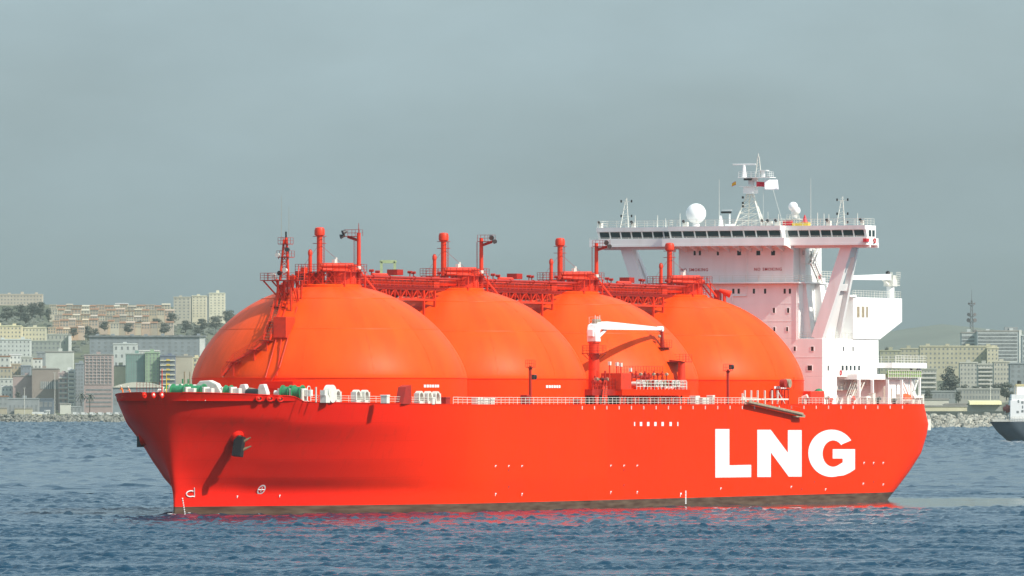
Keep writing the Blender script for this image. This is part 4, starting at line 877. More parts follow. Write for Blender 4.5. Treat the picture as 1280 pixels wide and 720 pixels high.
# --- roof gear
mb=MB(); u_=163; v_=FV(870,u_); p=L(u_,v_,zr); mb.ball(p+Vector((0,0,Z(267,u_,v_)-zr)),1.78,28); mb.tube(p,p+Vector((0,0,1.0)),.7,.55,14); mb.build('radome',[M['white']],ship,smooth=60)
sdm=empty('satellite_dome',parent=ship); mb=MB(); u_=164; v_=FV(993,u_); p=L(u_,v_,zr); 
for d in ((-.8,-.8),(.8,-.8),(.8,.8),(-.8,.8)): mb.bar(p+Vector((d[0],d[1],0)),p+Vector((d[0]*.7,d[1]*.7,2.0)),.12,.12)
mb.box(p+Vector((-1.1,-1.1,1.2)),p+Vector((1.1,1.1,1.35))); mb.rail([p+Vector((1.0,-1,1.35)),p+Vector((1,1,1.35))],.7,1,2,.05); mb.build('dome_stand',[M['whitegear']],sdm)
mb=MB(); zc=Z(262,u_,v_); mb.ball(L(u_-.2,v_-.15,zc+.5),.85,20); mb.ball(L(u_,v_+.35,zc-.2),.75,20); mb.tube(L(u_,v_,zc-1.4),L(u_,v_,zc-.2),.5,.6,12); mb.build('dome_shell',[M['white']],sdm,smooth=60)
mb=MB(); v_=FV(985,161); p=L(161,v_,zr); mb.box(p+Vector((-.5,-.8,.1)),p+Vector((.5,.7,.95)),0); v_=FV(1006,161); p=L(161,v_,zr); mb.box(p+Vector((-.5,-.9,.0)),p+Vector((.5,.9,.6)),1); mb.lathe([(.6,.6),(.35,1.1),(.08,1.9),(.02,1.95)],p,10,0); v_=FV(997,161); mb.box(L(161.4,v_-.9,zr),L(160.6,v_+.9,zr+.55),1); mb.build('signal_locker',[M['redtext'],M['yellow']],ship)
# main radar mast
rm=empty('radar_mast',parent=ship); UM=164
def MVp(px): return FV(px,UM)
def MZ(y): return Z(y,UM,0)
mb=MB(); vm_=MVp(938); zt_=MZ(243)
legs=[(-1.6,MVp(922),zr),(-1.6,MVp(957),zr),(1.8,MVp(930),zr),(1.8,MVp(951),zr)]
for du,v_,z_ in legs: mb.tube(L(UM+du,v_,z_),L(UM+du*.2,vm_+(v_-vm_)*.22,zt_),.16,.14,8)
for i in range(5):
    t0,t1=i/5,(i+1)/5
    def lp_(k,t): du,v_,z_=legs[k]; return L(UM+du,v_,z_).lerp(L(UM+du*.2,vm_+(v_-vm_)*.22,zt_),t)
    for a_,b_ in ((0,1),(0,2),(1,3),(2,3)): mb.bar(lp_(a_,t1),lp_(b_,t1),.1,.1); mb.bar(lp_(a_,t0),lp_(b_,t1),.08,.08)
mb.build('lattice',[M['whitegear']],rm)
mb=MB(); mb.box(L(UM-1,MVp(932),MZ(242)),L(UM+1,MVp(945),MZ(234))); mb.box(L(UM-1.3,MVp(927),MZ(233.6)),L(UM+1.3,MVp(948),MZ(233))); mb.tube(L(UM,MVp(939),MZ(234)),L(UM,MVp(939),MZ(223)),.55,.55,12)
mb.prism([L(UM-.4,MVp(930),MZ(222)),L(UM-.4,MVp(947),MZ(228)),L(UM-.4,MVp(947),MZ(222))],L(.8,0,0))
mb.box(L(UM-1.4,MVp(926),MZ(222.6)),L(UM+1.4,MVp(966),MZ(221.8))); mb.rail([L(UM-1.3,MVp(927),MZ(221.8)),L(UM-1.3,MVp(963),MZ(221.8)),L(UM+1.3,MVp(963),MZ(221.8))],.95,.8,3,.05); mb.rail([L(UM-1,MVp(932),MZ(242)),L(UM-1,MVp(949),MZ(242))],.9,.8,2,.05)
mb.tube(L(UM,MVp(930),MZ(222)),L(UM,MVp(930),MZ(206.5)),.45,.3,12); mb.box(L(UM-.8,MVp(950),MZ(213.8)),L(UM+.6,MVp(960),MZ(213))); mb.bar(L(UM,MVp(954),MZ(222)),L(UM,MVp(954),MZ(213)),.5,.5)
mb.build('mast_platform',[M['white']],rm)
mb=MB(); mb.box(L(UM-.15,MVp(916),MZ(206.4)),L(UM+.15,MVp(945),MZ(204.6))); mb.build('radar_scanner',[M['white']],rm,bevel=.04)
mb=MB(); 
for dv in (-.55,.55): mb.tube(L(UM,MVp(948)+dv,MZ(222)),L(UM,MVp(948)+dv*.25,MZ(196)),.1,.07,8)
for i in range(6): z_=MZ(219)+i*(MZ(198)-MZ(219))/6; w=.5*(1-.12*i); mb.bar(L(UM,MVp(948)-w,z_),L(UM,MVp(948)+w,z_+.35),.06,.06)
mb.tube(L(UM,MVp(948),MZ(197)),L(UM,MVp(948),MZ(192)),.1,.05,8); mb.build('topmast',[M['whitegear']],rm)
mb=MB(); mb.box(L(UM-1.6,MVp(934),MZ(225.8)),L(UM-1.0,MVp(943),MZ(223.4))); mb.build('radar_unit',[M['black']],rm,bevel=.03)
for y in (247,254,258): 
    mb=MB(); mb.tube(L(UM-1.2,MVp(932),MZ(y)-.2),L(UM-1.2,MVp(932),MZ(y)+.2),.2,.2,10); mb.build('navigation_lamp',[M['black']],rm)
mb=MB(); 
for px_,y_ in ((953,268),(960,265),(945,270)): mb.tube(L(UM,MVp(px_),zr),L(UM,MVp(px_),MZ(y_)),.05,.03,6)
for px0,px1 in ((963,985),(954,960)): mb.bar(L(UM,MVp(px0),MZ(226)),L(UM-2,MVp(px1),zr),.03,.03)
mb.build('halyard',[M['whitegear']],rm)
# second radar gantry (dark scanner bar), small wing masts, whip aerials
mb=MB(); mb.bar(L(162,FV(912,162),zr),L(162,FV(912,162),Z(264,162,0)),.2,.2); mb.box(L(161.3,FV(908,162),zr),L(162.6,FV(917,162),zr+.0+.5)); mb.tube(L(162,FV(901,162),zr),L(162,FV(901,162),zr+2.0),.5,.25,10); mb.bar(L(162,FV(903,162),Z(262.5,162,0)),L(162,FV(915,162),Z(262.5,162,0)),.12,.12); mb.build('scanner_gantry',[M['white']],ship)
mb=MB(); mb.box(L(161.7,FV(902,162),Z(266.5,162,0)),L(162.2,FV(914,162),Z(264,162,0))); mb.build('radar_scanner',[M['black']],ship,bevel=.03)
for pxc in (783,1053):
    sm_=empty('signal_mast',parent=ship); v_=FV(pxc,163); mb=MB(); zt_=Z(248 if pxc<900 else 246,163,v_)
    for du,dv in ((-.8,-.8),(-.8,.8),(.8,0)): mb.tube(L(163+du,v_+dv,zr),L(163+du*.2,v_+dv*.2,zt_-.6),.09,.07,6)
    for i in range(6):
        t=(i+.5)/6; w=1-.8*t; z_=zr+(zt_-zr)*t
        mb.bar(L(162.2+.8*(1-w)+0,v_-.8*w,z_),L(162.2+.8*(1-w),v_+.8*w,z_+.5),.07,.07); mb.bar(L(162.2+.8*(1-w),v_+.8*w,z_),L(163+.8*w,v_,z_+.5),.06,.06)
    for z_,w in ((zt_-.6,1.0),(zr+2.0,1.0)): mb.bar(L(163,v_-w,z_),L(163,v_+w,z_),.08,.08)
    mb.tube(L(163,v_,zt_-.7),L(163,v_,zt_),.06,.04,6); mb.build('lattice',[M['whitegear']],sm_)
    for z_ in (zt_-.5,zr+2.1,zr+.6):
        for d in (-1.0,1.0): q=MB(); q.tube(L(163,v_+d,z_-.22),L(163,v_+d,z_+.22),.15,.15,8); q.build('signal_lamp',[M['black']],sm_)
mb=MB()
for px_,y0 in ((899,224),(1013.5,224),(794,268),(822,268),(850,266),(1022,267),(1030,268),(1036,269),(1072,268),(973,268),(832,272)): mb.tube(L(161,FV(px_,161),zr),L(161,FV(px_,161),Z(y0,161,0)),.05 if y0<240 else .08,.02 if y0<240 else .05,6); mb.build('whip_aerial',[M['whitegear']],ship); mb=MB()
mb=MB()
for px_,w in ((792,.6),(857,.9),(955,.7),(962,1.0),(972,.8),(1036,.8),(1078,.5),(751,.5)): p=L(159.6,FV(px_,159.6),zr); mb.box(p+Vector((-.3,-w/2,0)),p+Vector((.3,w/2,.85)),0); mb.tube(p+Vector((.2,-.2,.8)),p+Vector((.6,-.2,1.0)),.2,.25,10,1); mb.build('searchlight',[M['whitegear'],M['black']],ship); mb=MB()
# --- after casing with sloped underside, and provision crane on it
cs=MB(); zc0,zc1=z_low+.0,Z(372.3,185,16.6); ue_=U(1127,16.6)
cs.prism([L(173,16.7,zc0+.02),L(185.2,16.7,zc0+.02),L(ue_,16.7,Z(402.5,ue_,16.6)),L(ue_,16.7,zc1),L(173,16.7,zc1)],(0,-26,0)); cas=cs.build('after_casing',W_,ship,bevel=.06)
mb=MB(); mb.box(L(U(1061,16.7),9,zc1),L(U(1064,16.7)+2,16.9,zc1+.35)); mb.build('casing_ledge',W_,cas)
r_=MB(); r_.rail([L(173.2,16.5,zc1),L(ue_-.2,16.5,zc1),L(ue_-.2,4,zc1)],1.2,1.2,3,.06); r_.build('railing',[M['whitegear']],cas)
for px_ in (1072.5,1078.5,1083.5): swin(px_,390,1.25 if px_<1082 else .9,1.9,16.7,cas,M['steel'])
fn=MB(); fn.prism([L(177,-6,zc1),L(188,-6,zc1),L(188,-6,zc1+2.2),L(178,-6,zc1+2.2)],(0,14,0)); fn.build('funnel',W_,cas,bevel=.1)
pc=empty('provision_crane',parent=ship); up_,vp_=U(1113,14),14
def PZ(y): return Z(y,up_,vp_)
mb=MB(); mb.tube(L(up_,vp_,zc1),L(up_,vp_,PZ(356)),.75,.7,16); mb.build('pedestal',W_,pc,smooth=40)
mb=MB(); mb.box(L(up_-1,vp_-.9,PZ(358)),L(up_+1,vp_+.9,PZ(350))); mb.box(L(up_-.4,vp_-.7,PZ(350)),L(up_+1.2,vp_+.7,PZ(344))); mb.bar(L(up_-.6,vp_,PZ(357)),L(up_-4.4,vp_,PZ(347)),.4,.4); mb.rail([L(up_+1.0,vp_+.9,PZ(356)),L(up_+2.2,vp_+.9,PZ(356)),L(up_+2.2,vp_-.9,PZ(356))],1.1,.7,3,.06); mb.rail([L(up_+.6,vp_+.9,PZ(348)),L(up_+2.4,vp_+.9,PZ(348))],1.1,.7,3,.06); mb.box(L(up_+.8,vp_-.9,PZ(357)),L(up_+2.3,vp_+.9,PZ(356)))
for d in (-.5,0,.5): mb.bar(L(up_+.3+d,vp_,PZ(346)),L(up_+.3+d,vp_,PZ(340)),.1,.1)
mb.build('crane_house',[M['whitegear']],pc)
mb=MB(); uj=U(1060,14)
mb.add([L(uj,vp_-.25,PZ(351.5)),L(uj,vp_+.25,PZ(351.5)),L(uj,vp_+.25,PZ(346.5)),L(uj,vp_-.25,PZ(346.5)),L(up_-.8,vp_-.5,PZ(350.5)),L(up_-.8,vp_+.5,PZ(350.5)),L(up_-.8,vp_+.5,PZ(342.5)),L(up_-.8,vp_-.5,PZ(342.5))],[(0,1,2,3),(7,6,5,4),(0,4,5,1),(1,5,6,2),(2,6,7,3),(3,7,4,0)]); mb.build('jib',W_,pc,bevel=.04)
mb=MB(); mb.ball(L(up_-1.2,vp_,PZ(341.5)),.42,12); mb.build('crane_winch',[M['black']],pc)
# draught ladder / fender at the stern quarter
mb=MB(); p,n=side_pt(1157.5,531,.1); mb.box(p+Vector((-.9,-.2,-1.0)),p+Vector((.6,.5,1.0))); mb.build('stern_lamp',[M['whitegear']],ship)

# ------------------------------------------------------------------ flags, people, small boat (things of their own)
bpy.context.view_layer.update()
SM=ship.matrix_world.copy()
def WP(u,v,z): return SM@L(u,v,z)
def flag(name,label,px,y,w,h,cols,droop=.3,dirn=1,seed=0):
    u=UM-1.2; v=FV(px,u); o=MB(); n=14; m=6; vs=[]; fs=[]; fm_=[]
    for j in range(m+1):
        for i in range(n+1):
            s=i/n; x=s*w*dirn; z=h/2-h*j/m-droop*w*s*s; d=.14*w*math.sin(5.5*s+seed+j*.25)*s
            vs.append((d,x,z))
    for j in range(m):
        for i in range(n):
            a=j*(n+1)+i; fs.append((a,a+1,a+n+2,a+n+1)); fm_.append(cols[1][j])
    o.v=vs; o.f=fs; o.m=fm_
    ob=o.build(name,cols[0],None,smooth=60,loc=WP(u,v,Z(y,u,v))); ob.rotation_euler=(0,0,ship.rotation_euler[2]+R(50)*(1 if dirn>0 else -.3))
    s_=ob.modifiers.new('cloth','SOLIDIFY'); s_.thickness=.01; s_.offset=0
    return tag(ob,label,'flag')
M['fred']=mat('flag_red',(.55,.02,.05),.8,.05,4); M['fyel']=mat('flag_yellow',(.75,.42,.02),.8,.05,4); M['fwht']=mat('flag_white',(.78,.76,.80),.8,.05,4)
flag('flag','small red and yellow flag drooping left of the radar mast',920,229,.85,.62,([M['fred'],M['fyel']],[0,1,1,1,1,0]),.35,-1,1)
flag('flag','small dark red pennant flying against the radar mast',945.5,230,1.7,.85,([M['fred']],[0]*6),.05,1,2)
flag('flag','large white flag flying right of the radar mast',955.5,231,2.6,1.75,([M['fwht']],[0]*6),-.02,1,.6)

def person(name,label,pos,rz,pose,suit,hat,hair=None):
    P={'pelvis':(0,0,.92),'waist':(0,0,1.08),'chest':(.02,0,1.32),'neck':(.0,0,1.50),'head0':(.01,0,1.58),'head1':(.03,0,1.68),'head2':(.01,0,1.75),
       'hl':(0,.10,.88),'kl':(.03,.12,.48),'al':(0,.12,.08),'tl':(.2,.13,.04),'hr':(0,-.10,.88),'kr':(.03,-.12,.48),'ar':(0,-.12,.08),'tr':(.2,-.13,.04),
       'sl':(0,.20,1.42),'el':(0,.27,1.13),'wl':(.12,.26,.9),'fl':(.18,.25,.82),'sr':(0,-.20,1.42),'er':(0,-.27,1.13),'wr':(.12,-.26,.9),'fr':(.18,-.25,.82)}
    P.update(pose)
    rad={'pelvis':.15,'waist':.13,'chest':.155,'neck':.06,'head0':.075,'head1':.10,'head2':.08,'hl':.10,'kl':.07,'al':.05,'tl':.04,'hr':.10,'kr':.07,'ar':.05,'tr':.04,'sl':.075,'el':.052,'wl':.038,'fl':.03,'sr':.075,'er':.052,'wr':.038,'fr':.03}
    E=[('pelvis','waist'),('waist','chest'),('chest','neck'),('neck','head0'),('head0','head1'),('head1','head2'),('pelvis','hl'),('hl','kl'),('kl','al'),('al','tl'),('pelvis','hr'),('hr','kr'),('kr','ar'),('ar','tr'),('chest','sl'),('sl','el'),('el','wl'),('wl','fl'),('chest','sr'),('sr','er'),('er','wr'),('wr','fr')]
    names=list(P); me=bpy.data.meshes.new(name); me.from_pydata([P[n] for n in names],[(names.index(a),names.index(b)) for a,b in E],[])
    o=bpy.data.objects.new(name+'_src',me); COL.objects.link(o)
    o.modifiers.new('skin','SKIN')
    for i,n in enumerate(names): me.skin_vertices[0].data[i].radius=(rad[n],rad[n]); 
    me.skin_vertices[0].data[names.index('pelvis')].use_root=True
    s=o.modifiers.new('sub','SUBSURF'); s.levels=2; s.render_levels=2
    me2=bpy.data.meshes.new_from_object(o.evaluated_get(bpy.context.evaluated_depsgraph_get())); bpy.data.objects.remove(o)
    me2.materials.clear(); me2.materials.append(suit); me2.materials.append(M['skin'])
    for p in me2.polygons:
        p.use_smooth=True; c=p.center
        hand=min((c-Vector(P['fl'])).length,(c-Vector(P['fr'])).length)<.09
        p.material_index=1 if (c-Vector(P['head1'])).length<.17 and c.z>P['neck'][2]+.02 or hand else 0
    b=bpy.data.objects.new(name,me2); COL.objects.link(b); b.location=pos; b.rotation_euler=(0,0,rz)
    h=Vector(P['head1']); m=MB()
    if hat: m.lathe([(.165,.02),(.16,.045),(.128,.05),(.12,.10),(.07,.15),(.02,.16)],h+Vector((.0,0,.02)),16,0); m.build('hard_hat',[hat],b,smooth=40)
    else: m.ball(h+Vector((-.02,0,.04)),.118,12,0,(1,.9,.85)); m.build('hair',[hair],b,smooth=60)
    f=MB(); f.ball(h+Vector((.105,0,-.02)),.022,8,0); f.build('nose',[M['skin']],b,smooth=60)
    f=MB(); 
    for s_ in (-1,1): f.ball(h+Vector((.092,s_*.036,.012)),.012,6,0)
    f.build('eyes',[M['black']],b); f=MB(); f.box(h+Vector((.088,-.025,-.062)),h+Vector((.1,.025,-.054)),0); f.build('mouth',[M['redtext']],b)
    f=MB()
    for s_ in (-1,1): f.ball(h+Vector((0,s_*.1,-.005)),.025,6,0,(.6,.4,1))
    f.build('ears',[M['skin']],b,smooth=60)
    f=MB()                                       # fingers: four bent chains and a thumb on each hand
    for q,s_ in (('l',1),('r',-1)):
        w=Vector(P['w'+q]); e=Vector(P['f'+q]); d=(e-w).normalized(); sd=Vector((0,0,1)).cross(d); sd=sd.normalized() if sd.length>.1 else Vector((0,1,0))
        for i,ln in enumerate((.062,.072,.068,.052)):
            k0=e+sd*(i-1.5)*.02; k1=k0+d*ln*.6; k2=k1+(d*.6-Vector((0,0,.7))).normalized()*ln*.6
            f.tube(k0-d*.02,k1,.0105,.0095,6); f.tube(k1,k2,.0095,.007,6)
        k0=w+d*.03+sd*s_*.03; f.tube(k0,k0+(d+sd*s_*.8).normalized()*.06,.012,.009,6)
    f.build('fingers',[M['skin']],b,smooth=60)
    return tag(b,label,'person')
lean=dict(chest=(.16,0,1.28),neck=(.24,0,1.43),head0=(.27,0,1.50),head1=(.31,0,1.60),head2=(.30,0,1.67),waist=(.05,0,1.07),sl=(.17,.20,1.37),sr=(.17,-.20,1.37),el=(.32,.28,1.16),er=(.32,-.28,1.16),wl=(.50,.22,1.10),wr=(.50,-.22,1.10),fl=(.58,.20,1.10),fr=(.58,-.20,1.10))
def bow_spot(px,vb):
    u=U(px,vb); return u
bs=[]
for px in (153.5,162.5):
    # stand just inside the starboard bulwark where it is seen against the sky
    best=None
    for i in range(400):
        u=stem_u(17)+3+i*.1; v=-(half_b(u,18.3)-.75)
        X,Y=world(u,v); e=abs(640+FPX*X/Y-px)
        if best is None or e<best[0]: best=(e,u,v)
    bs.append(best[1:])
fz=R(190)
person('person','crew member in orange overalls and white hard hat nearest the bow tip',WP(*bs[0],17.85),fz,lean,M['orangefab'],M['whitegear'])
person('person','second crew member in pale hard hat leaning on bow bulwark',WP(*bs[1],17.75),fz+R(15),lean,mat('pale_orange_fabric',(.75,.33,.2),.8,.1,4),M['whitegear'])
u_=U(1061,22.6); M['shirt']=mat('white_shirt',(.7,.7,.68),.8,.06,5)
person('person','dark-haired person in pale shirt standing at the stern railing',WP(u_,22.9,DZ+.05),ship.rotation_euler[2]+R(90),dict(el=(.16,.27,1.14),wl=(.38,.2,1.06),fl=(.46,.18,1.06),er=(.16,-.27,1.14),wr=(.38,-.2,1.06),fr=(.46,-.18,1.06)),M['shirt'],None,M['black'])
# covered rescue boat on the stern deck
rb=empty('rescue_boat',WP(U(1131,17.5),17.5,DZ+.9),ship.rotation_euler[2]); tag(rb,'small orange covered rescue boat beside the white stern braces','rescue boat')
def boat_mesh(Lh,Bh,H,up=False):
    mb=MB(); n=14; m=8; vs=[]; fs=[]
    for i in range(n+1):
        t=-1+2*i/n; w=Bh*(max(0,1-abs(t)**2.6))**.5+.02
        for j in range(m+1):
            a=math.pi*j/m; vs.append((t*Lh,w*math.cos(a),(H*(max(0,1-abs(t)**3))**.5+.03)*math.sin(a)*(1 if up else -1)))
    for i in range(n):
        for j in range(m): a=i*(m+1)+j; fs.append((a,a+1,a+m+2,a+m+1))
    mb.add(vs,fs); return mb
boat_mesh(2.6,1.0,.75).build('boat_hull',[M['whitegear']],rb,smooth=60)
boat_mesh(2.5,.98,1.0,True).build('canopy',[mat('orange_canopy',(.80,.10,.02),.6,.1,3)],rb,smooth=60)
c=MB(); c.box((-1.4,-.5,-.9),(-1.1,.5,-.4)); c.box((1.1,-.5,-.9),(1.4,.5,-.4)); c.bar((-1.3,0,.6),(.4,0,1.55),.08,.08); c.build('cradle',[M['whitegear']],rb)
# ------------------------------------------------------------------ sea
def fft_waves(N=1024,Lp=200.0,seed=3):
    rng=np.random.default_rng(seed); k1=2*np.pi*np.fft.fftfreq(N,Lp/N); kx,ky=np.meshgrid(k1,k1); k=np.hypot(kx,ky); k[0,0]=1
    Lw=.36; wd=R(297); c=(kx*math.cos(wd)+ky*math.sin(wd))/k
    Pk=np.exp(-1/(k*Lw)**2)/k**4*(.07+.93*c**4)*np.exp(-(k*.09)**2); Pk[0,0]=0
    h=(rng.normal(size=(N,N))+1j*rng.normal(size=(N,N)))*np.sqrt(Pk); z=np.fft.ifft2(h).real; return z/z.std()
WAV=fft_waves(); WN,WL=1024,200.0
def sample(x,y):
    ca,sa=math.cos(.6),math.sin(.6); a=(x*ca-y*sa)/WL*WN; b=(x*sa+y*ca)/WL*WN
    i=np.floor(a).astype(int); j=np.floor(b).astype(int); fa=a-i; fb=b-j
    g=lambda p,q: WAV[q%WN,p%WN]
    return (g(i,j)*(1-fa)+g(i+1,j)*fa)*(1-fb)+(g(i,j+1)*(1-fa)+g(i+1,j+1)*fa)*fb
def grow(a,step,end,f):
    out=[]; 
    while abs(a)<abs(end): step*=f; a+=math.copysign(step,end); out.append(a)
    return out
ss=lambda t: np.clip(t,0,1)**2*(3-2*np.clip(t,0,1))
PV=[];PQ=[];PF=[];PC=[]; off_=0
def patch(xs,ys,flat=False,far=False):
    global off_
    GX,GY=np.meshgrid(xs,ys)
    lineA=1246+(GX-1)*.70
    jit=sample(GX*.25+40,GY*.12+9)*9
    calm=ss((GY-lineA+jit)/9)*ss((1437-GY+jit*.3)/6)*ss((GX+12+jit)/55)
    swell=np.clip(sample(GX*.12,GY*.06),-1.3,1.5)
    if flat: H=-.9+(sample(GX,GY)*.09 if flat==2 else 0*GX)
    else:
        H=(sample(GX,GY)*.115*(.8+.5*swell)+sample(GX*.45+70,GY*.45)*.075+sample(GX*.16+7,GY*.16)*.06)*(1-.95*calm)
        if far: g_=ss((GY-2100)/1500); H2=(sample(GX,GY)*(.13+.12*g_)+sample(GX*.36+70,GY*.36)*(.15+.22*g_))*(.8+.45*swell)*(1-.94*calm); t_=ss((GY-1482)/120); H=H*(1-t_)+H2*t_
    UU=-( (GX-X1)*(-SA)+(GY-Y1)*(-CA) ); VV=(GX-X1)*CA+(GY-Y1)*(-SA); du=UU+53.5
    bw=np.exp(-((np.abs(VV)-np.clip(du,0,60)*.28)**2)/3.0)*np.exp(-np.clip(du,0,99)/14)*np.exp(-np.clip(-du,0,99)**2/6)
    H=H+(.45*bw if not flat else 0)-(.4 if flat==3 else 0)
    ny,nx=GX.shape; idx=np.arange(ny*nx).reshape(ny,nx)+off_; off_+=ny*nx
    PV.append(np.stack([GX,GY,H],-1).reshape(-1,3)); PQ.append(np.stack([idx[:-1,:-1],idx[:-1,1:],idx[1:,1:],idx[1:,:-1]],-1).reshape(-1,4)); ut=np.linspace(-60,200,400); bt=np.array([half_b(u,0.2) for u in ut]); dd=np.abs(VV)-np.interp(UU,ut,bt); fo_=np.where((UU>-53)&(UU<189),.74*np.exp(-(dd/1.3)**2),0)
    PF.append(np.maximum(bw*1.1,fo_).ravel()); PC.append(calm.ravel())
patch(np.arange(-76,96,.29),np.arange(768,1105,.32))
patch(np.arange(-125,145,.6),np.arange(1104.8,1482,.85))
patch(np.arange(-500,500,2.1),np.concatenate([np.arange(1481.2,1620,1.6),np.arange(1621,2600,3.2),np.arange(2603,6640,4.)]),far=True)
patch(np.arange(-480,480,2.),np.arange(480,1490,2.2),flat=2)
patch(np.linspace(-8600,8600,80),np.linspace(-2600,17800,90),flat=3)
sea_v=np.concatenate(PV); q=np.concatenate(PQ); fmv=np.concatenate(PF); clm=np.concatenate(PC)
me=bpy.data.meshes.new('sea'); me.vertices.add(len(sea_v)); me.vertices.foreach_set('co',sea_v.astype(np.float32).ravel())
me.loops.add(q.size); me.loops.foreach_set('vertex_index',q.astype(np.int32).ravel()); me.polygons.add(len(q)); me.polygons.foreach_set('loop_start',np.arange(0,q.size,4,dtype=np.int32)); me.polygons.foreach_set('loop_total',np.full(len(q),4,np.int32))
me.polygons.foreach_set('use_smooth',np.ones(len(q),bool)); me.update(); me.validate()
fo=me.attributes.new('foam','FLOAT','POINT'); 
fo.data.foreach_set('value',fmv.astype(np.float32))
ca_=me.attributes.new('calm','FLOAT','POINT'); ca_.data.foreach_set('value',clm.astype(np.float32))
def water_mat():
    m=bpy.data.materials.new('sea_water'); m.use_nodes=True; nt=m.node_tree; N=nt.nodes; K=nt.links; b=N['Principled BSDF']
    b.inputs['Base Color'].default_value=(.003,.034,.068,1); b.inputs['IOR'].default_value=1.33
    tc=N.new('ShaderNodeTexCoord'); mp=N.new('ShaderNodeMapping'); K.new(tc.outputs['Object'],mp.inputs[0]); mp.inputs['Scale'].default_value=(.8,.8,1)
    nz=N.new('ShaderNodeTexNoise'); nz.inputs['Scale'].default_value=2.6; nz.inputs['Detail'].default_value=6; nz.inputs['Roughness'].default_value=.6; K.new(mp.outputs[0],nz.inputs['Vector'])
    at_=N.new('ShaderNodeAttribute'); at_.attribute_name='calm'
    r=N.new('ShaderNodeMapRange'); r.inputs[3].default_value=.6; r.inputs[4].default_value=.03; K.new(at_.outputs['Fac'],r.inputs[0])
    r0=N.new('ShaderNodeMapRange'); r0.inputs[3].default_value=.09; r0.inputs[4].default_value=.03; K.new(at_.outputs['Fac'],r0.inputs[0]); K.new(r0.outputs[0],b.inputs['Roughness'])
    bp=N.new('ShaderNodeBump'); bp.inputs['Distance'].default_value=.2; K.new(r.outputs[0],bp.inputs['Strength']); K.new(nz.outputs[0],bp.inputs['Height']); K.new(bp.outputs[0],b.inputs['Normal'])
    f=N.new('ShaderNodeAttribute'); f.attribute_name='foam'; n2=N.new('ShaderNodeTexNoise'); n2.inputs['Scale'].default_value=1.6; n2.inputs['Detail'].default_value=6; K.new(tc.outputs['Object'],n2.inputs['Vector'])
    mu=N.new('ShaderNodeMath'); mu.operation='MULTIPLY'; K.new(f.outputs['Fac'],mu.inputs[0]); K.new(n2.outputs[0],mu.inputs[1])
    r2=N.new('ShaderNodeMapRange'); r2.inputs[1].default_value=.38; r2.inputs[2].default_value=.55; r2.inputs[4].default_value=.85; K.new(mu.outputs[0],r2.inputs[0])
    d=N.new('ShaderNodeBsdfDiffuse'); d.inputs[0].default_value=(.75,.78,.78,1); mx=N.new('ShaderNodeMixShader'); K.new(r2.outputs[0],mx.inputs[0]); K.new(b.outputs[0],mx.inputs[1]); K.new(d.outputs[0],mx.inputs[2])
    K.new(mx.outputs[0],N['Material Output'].inputs['Surface']); return m
me.materials.append(water_mat()); sea=bpy.data.objects.new('sea',me); COL.objects.link(sea); tag(sea,kind='structure')

# ------------------------------------------------------------------ land
def hgt(x,y):
    hl=np.interp(y,[6640,6665,6900,7100,7300,7500,8000,8300,8800,9100,9600,10500,12500],[4,6.5,8,16,42,56,78,92,110,122,132,120,60])
    hr=np.interp(y,[5230,5260,5700,6300,7000,8200,9000,11000],[3.5,5,7,10,20,46,50,30])
    cut=np.interp(x,[-2500,-820,-420,-330,-250,-100],[.7,1,1,.93,.80,.45]); hl=hl*np.where(y>7000,cut,1)
    t=np.clip((x+120)/260,0,1); t=t*t*(3-2*t)
    return hl,hr,t
tx=np.linspace(-2600,2600,261); ty=np.concatenate([np.linspace(5200,7000,46),np.linspace(7060,12500,80)])
TX,TY=np.meshgrid(tx,ty); hl,hr,t=hgt(TX,TY)
TZ=np.where(TY<6620,-3,hl)*(1-t)+np.where(TY<5230,-3,hr)*t
for (i,j),z in np.ndenumerate(TZ):
    TZ[i,j]=z+(noise.noise((TX[i,j]*.006,TY[i,j]*.004,0))*7 if TY[i,j]>7000 else 0)
tm=MB(); tm.v=[tuple(p) for p in np.stack([TX,TY,TZ],-1).reshape(-1,3)]; nyy,nxx=TX.shape
tm.f=[(j*nxx+i,j*nxx+i+1,(j+1)*nxx+i+1,(j+1)*nxx+i) for j in range(nyy-1) for i in range(nxx-1)]; tm.m=[0]*len(tm.f)
def land_mat():
    m=mat('scrub_land',(.085,.095,.05),.95,.35,.02); nt=m.node_tree; N=nt.nodes; K=nt.links; b=N['Principled BSDF']; old=b.inputs['Base Color'].links[0].from_socket
    tc=N.new('ShaderNodeTexCoord'); n2=N.new('ShaderNodeTexNoise'); n2.inputs['Scale'].default_value=.006; n2.inputs['Detail'].default_value=9; K.new(tc.outputs['Object'],n2.inputs['Vector'])
    r=N.new('ShaderNodeMapRange'); r.inputs[1].default_value=.45; r.inputs[2].default_value=.62; K.new(n2.outputs[0],r.inputs[0])
    mx=N.new('ShaderNodeMix'); mx.data_type='RGBA'; K.new(r.outputs[0],mx.inputs[0]); K.new(old,mx.inputs[6]); mx.inputs[7].default_value=(.13,.135,.085,1); K.new(mx.outputs[2],b.inputs['Base Color']); return m
land=tm.build('land',land_mat(),smooth=80); tag(land,kind='structure')
rx=np.linspace(-6500,6500,200); rv=[]; rf=[]
for j,y in enumerate((13200,14200,15200,16200)):
    for x in rx:
        px=640+FPX*x/14500
        env=np.interp(px,[-3000,-600,100,400,640,900,1100,1200,1290,1500,2500,4000],[120,170,60,40,60,120,140,165,150,190,260,100])
        rv.append((x,y,-1 if j in(0,3) else env*(.75 if j==1 else 1)+noise.noise((x*.0012,j,5))*22+noise.noise((x*.006,j,9))*6))
for j in range(3):
    for i in range(199): a=j*200+i; rf.append((a,a+1,a+201,a+200))
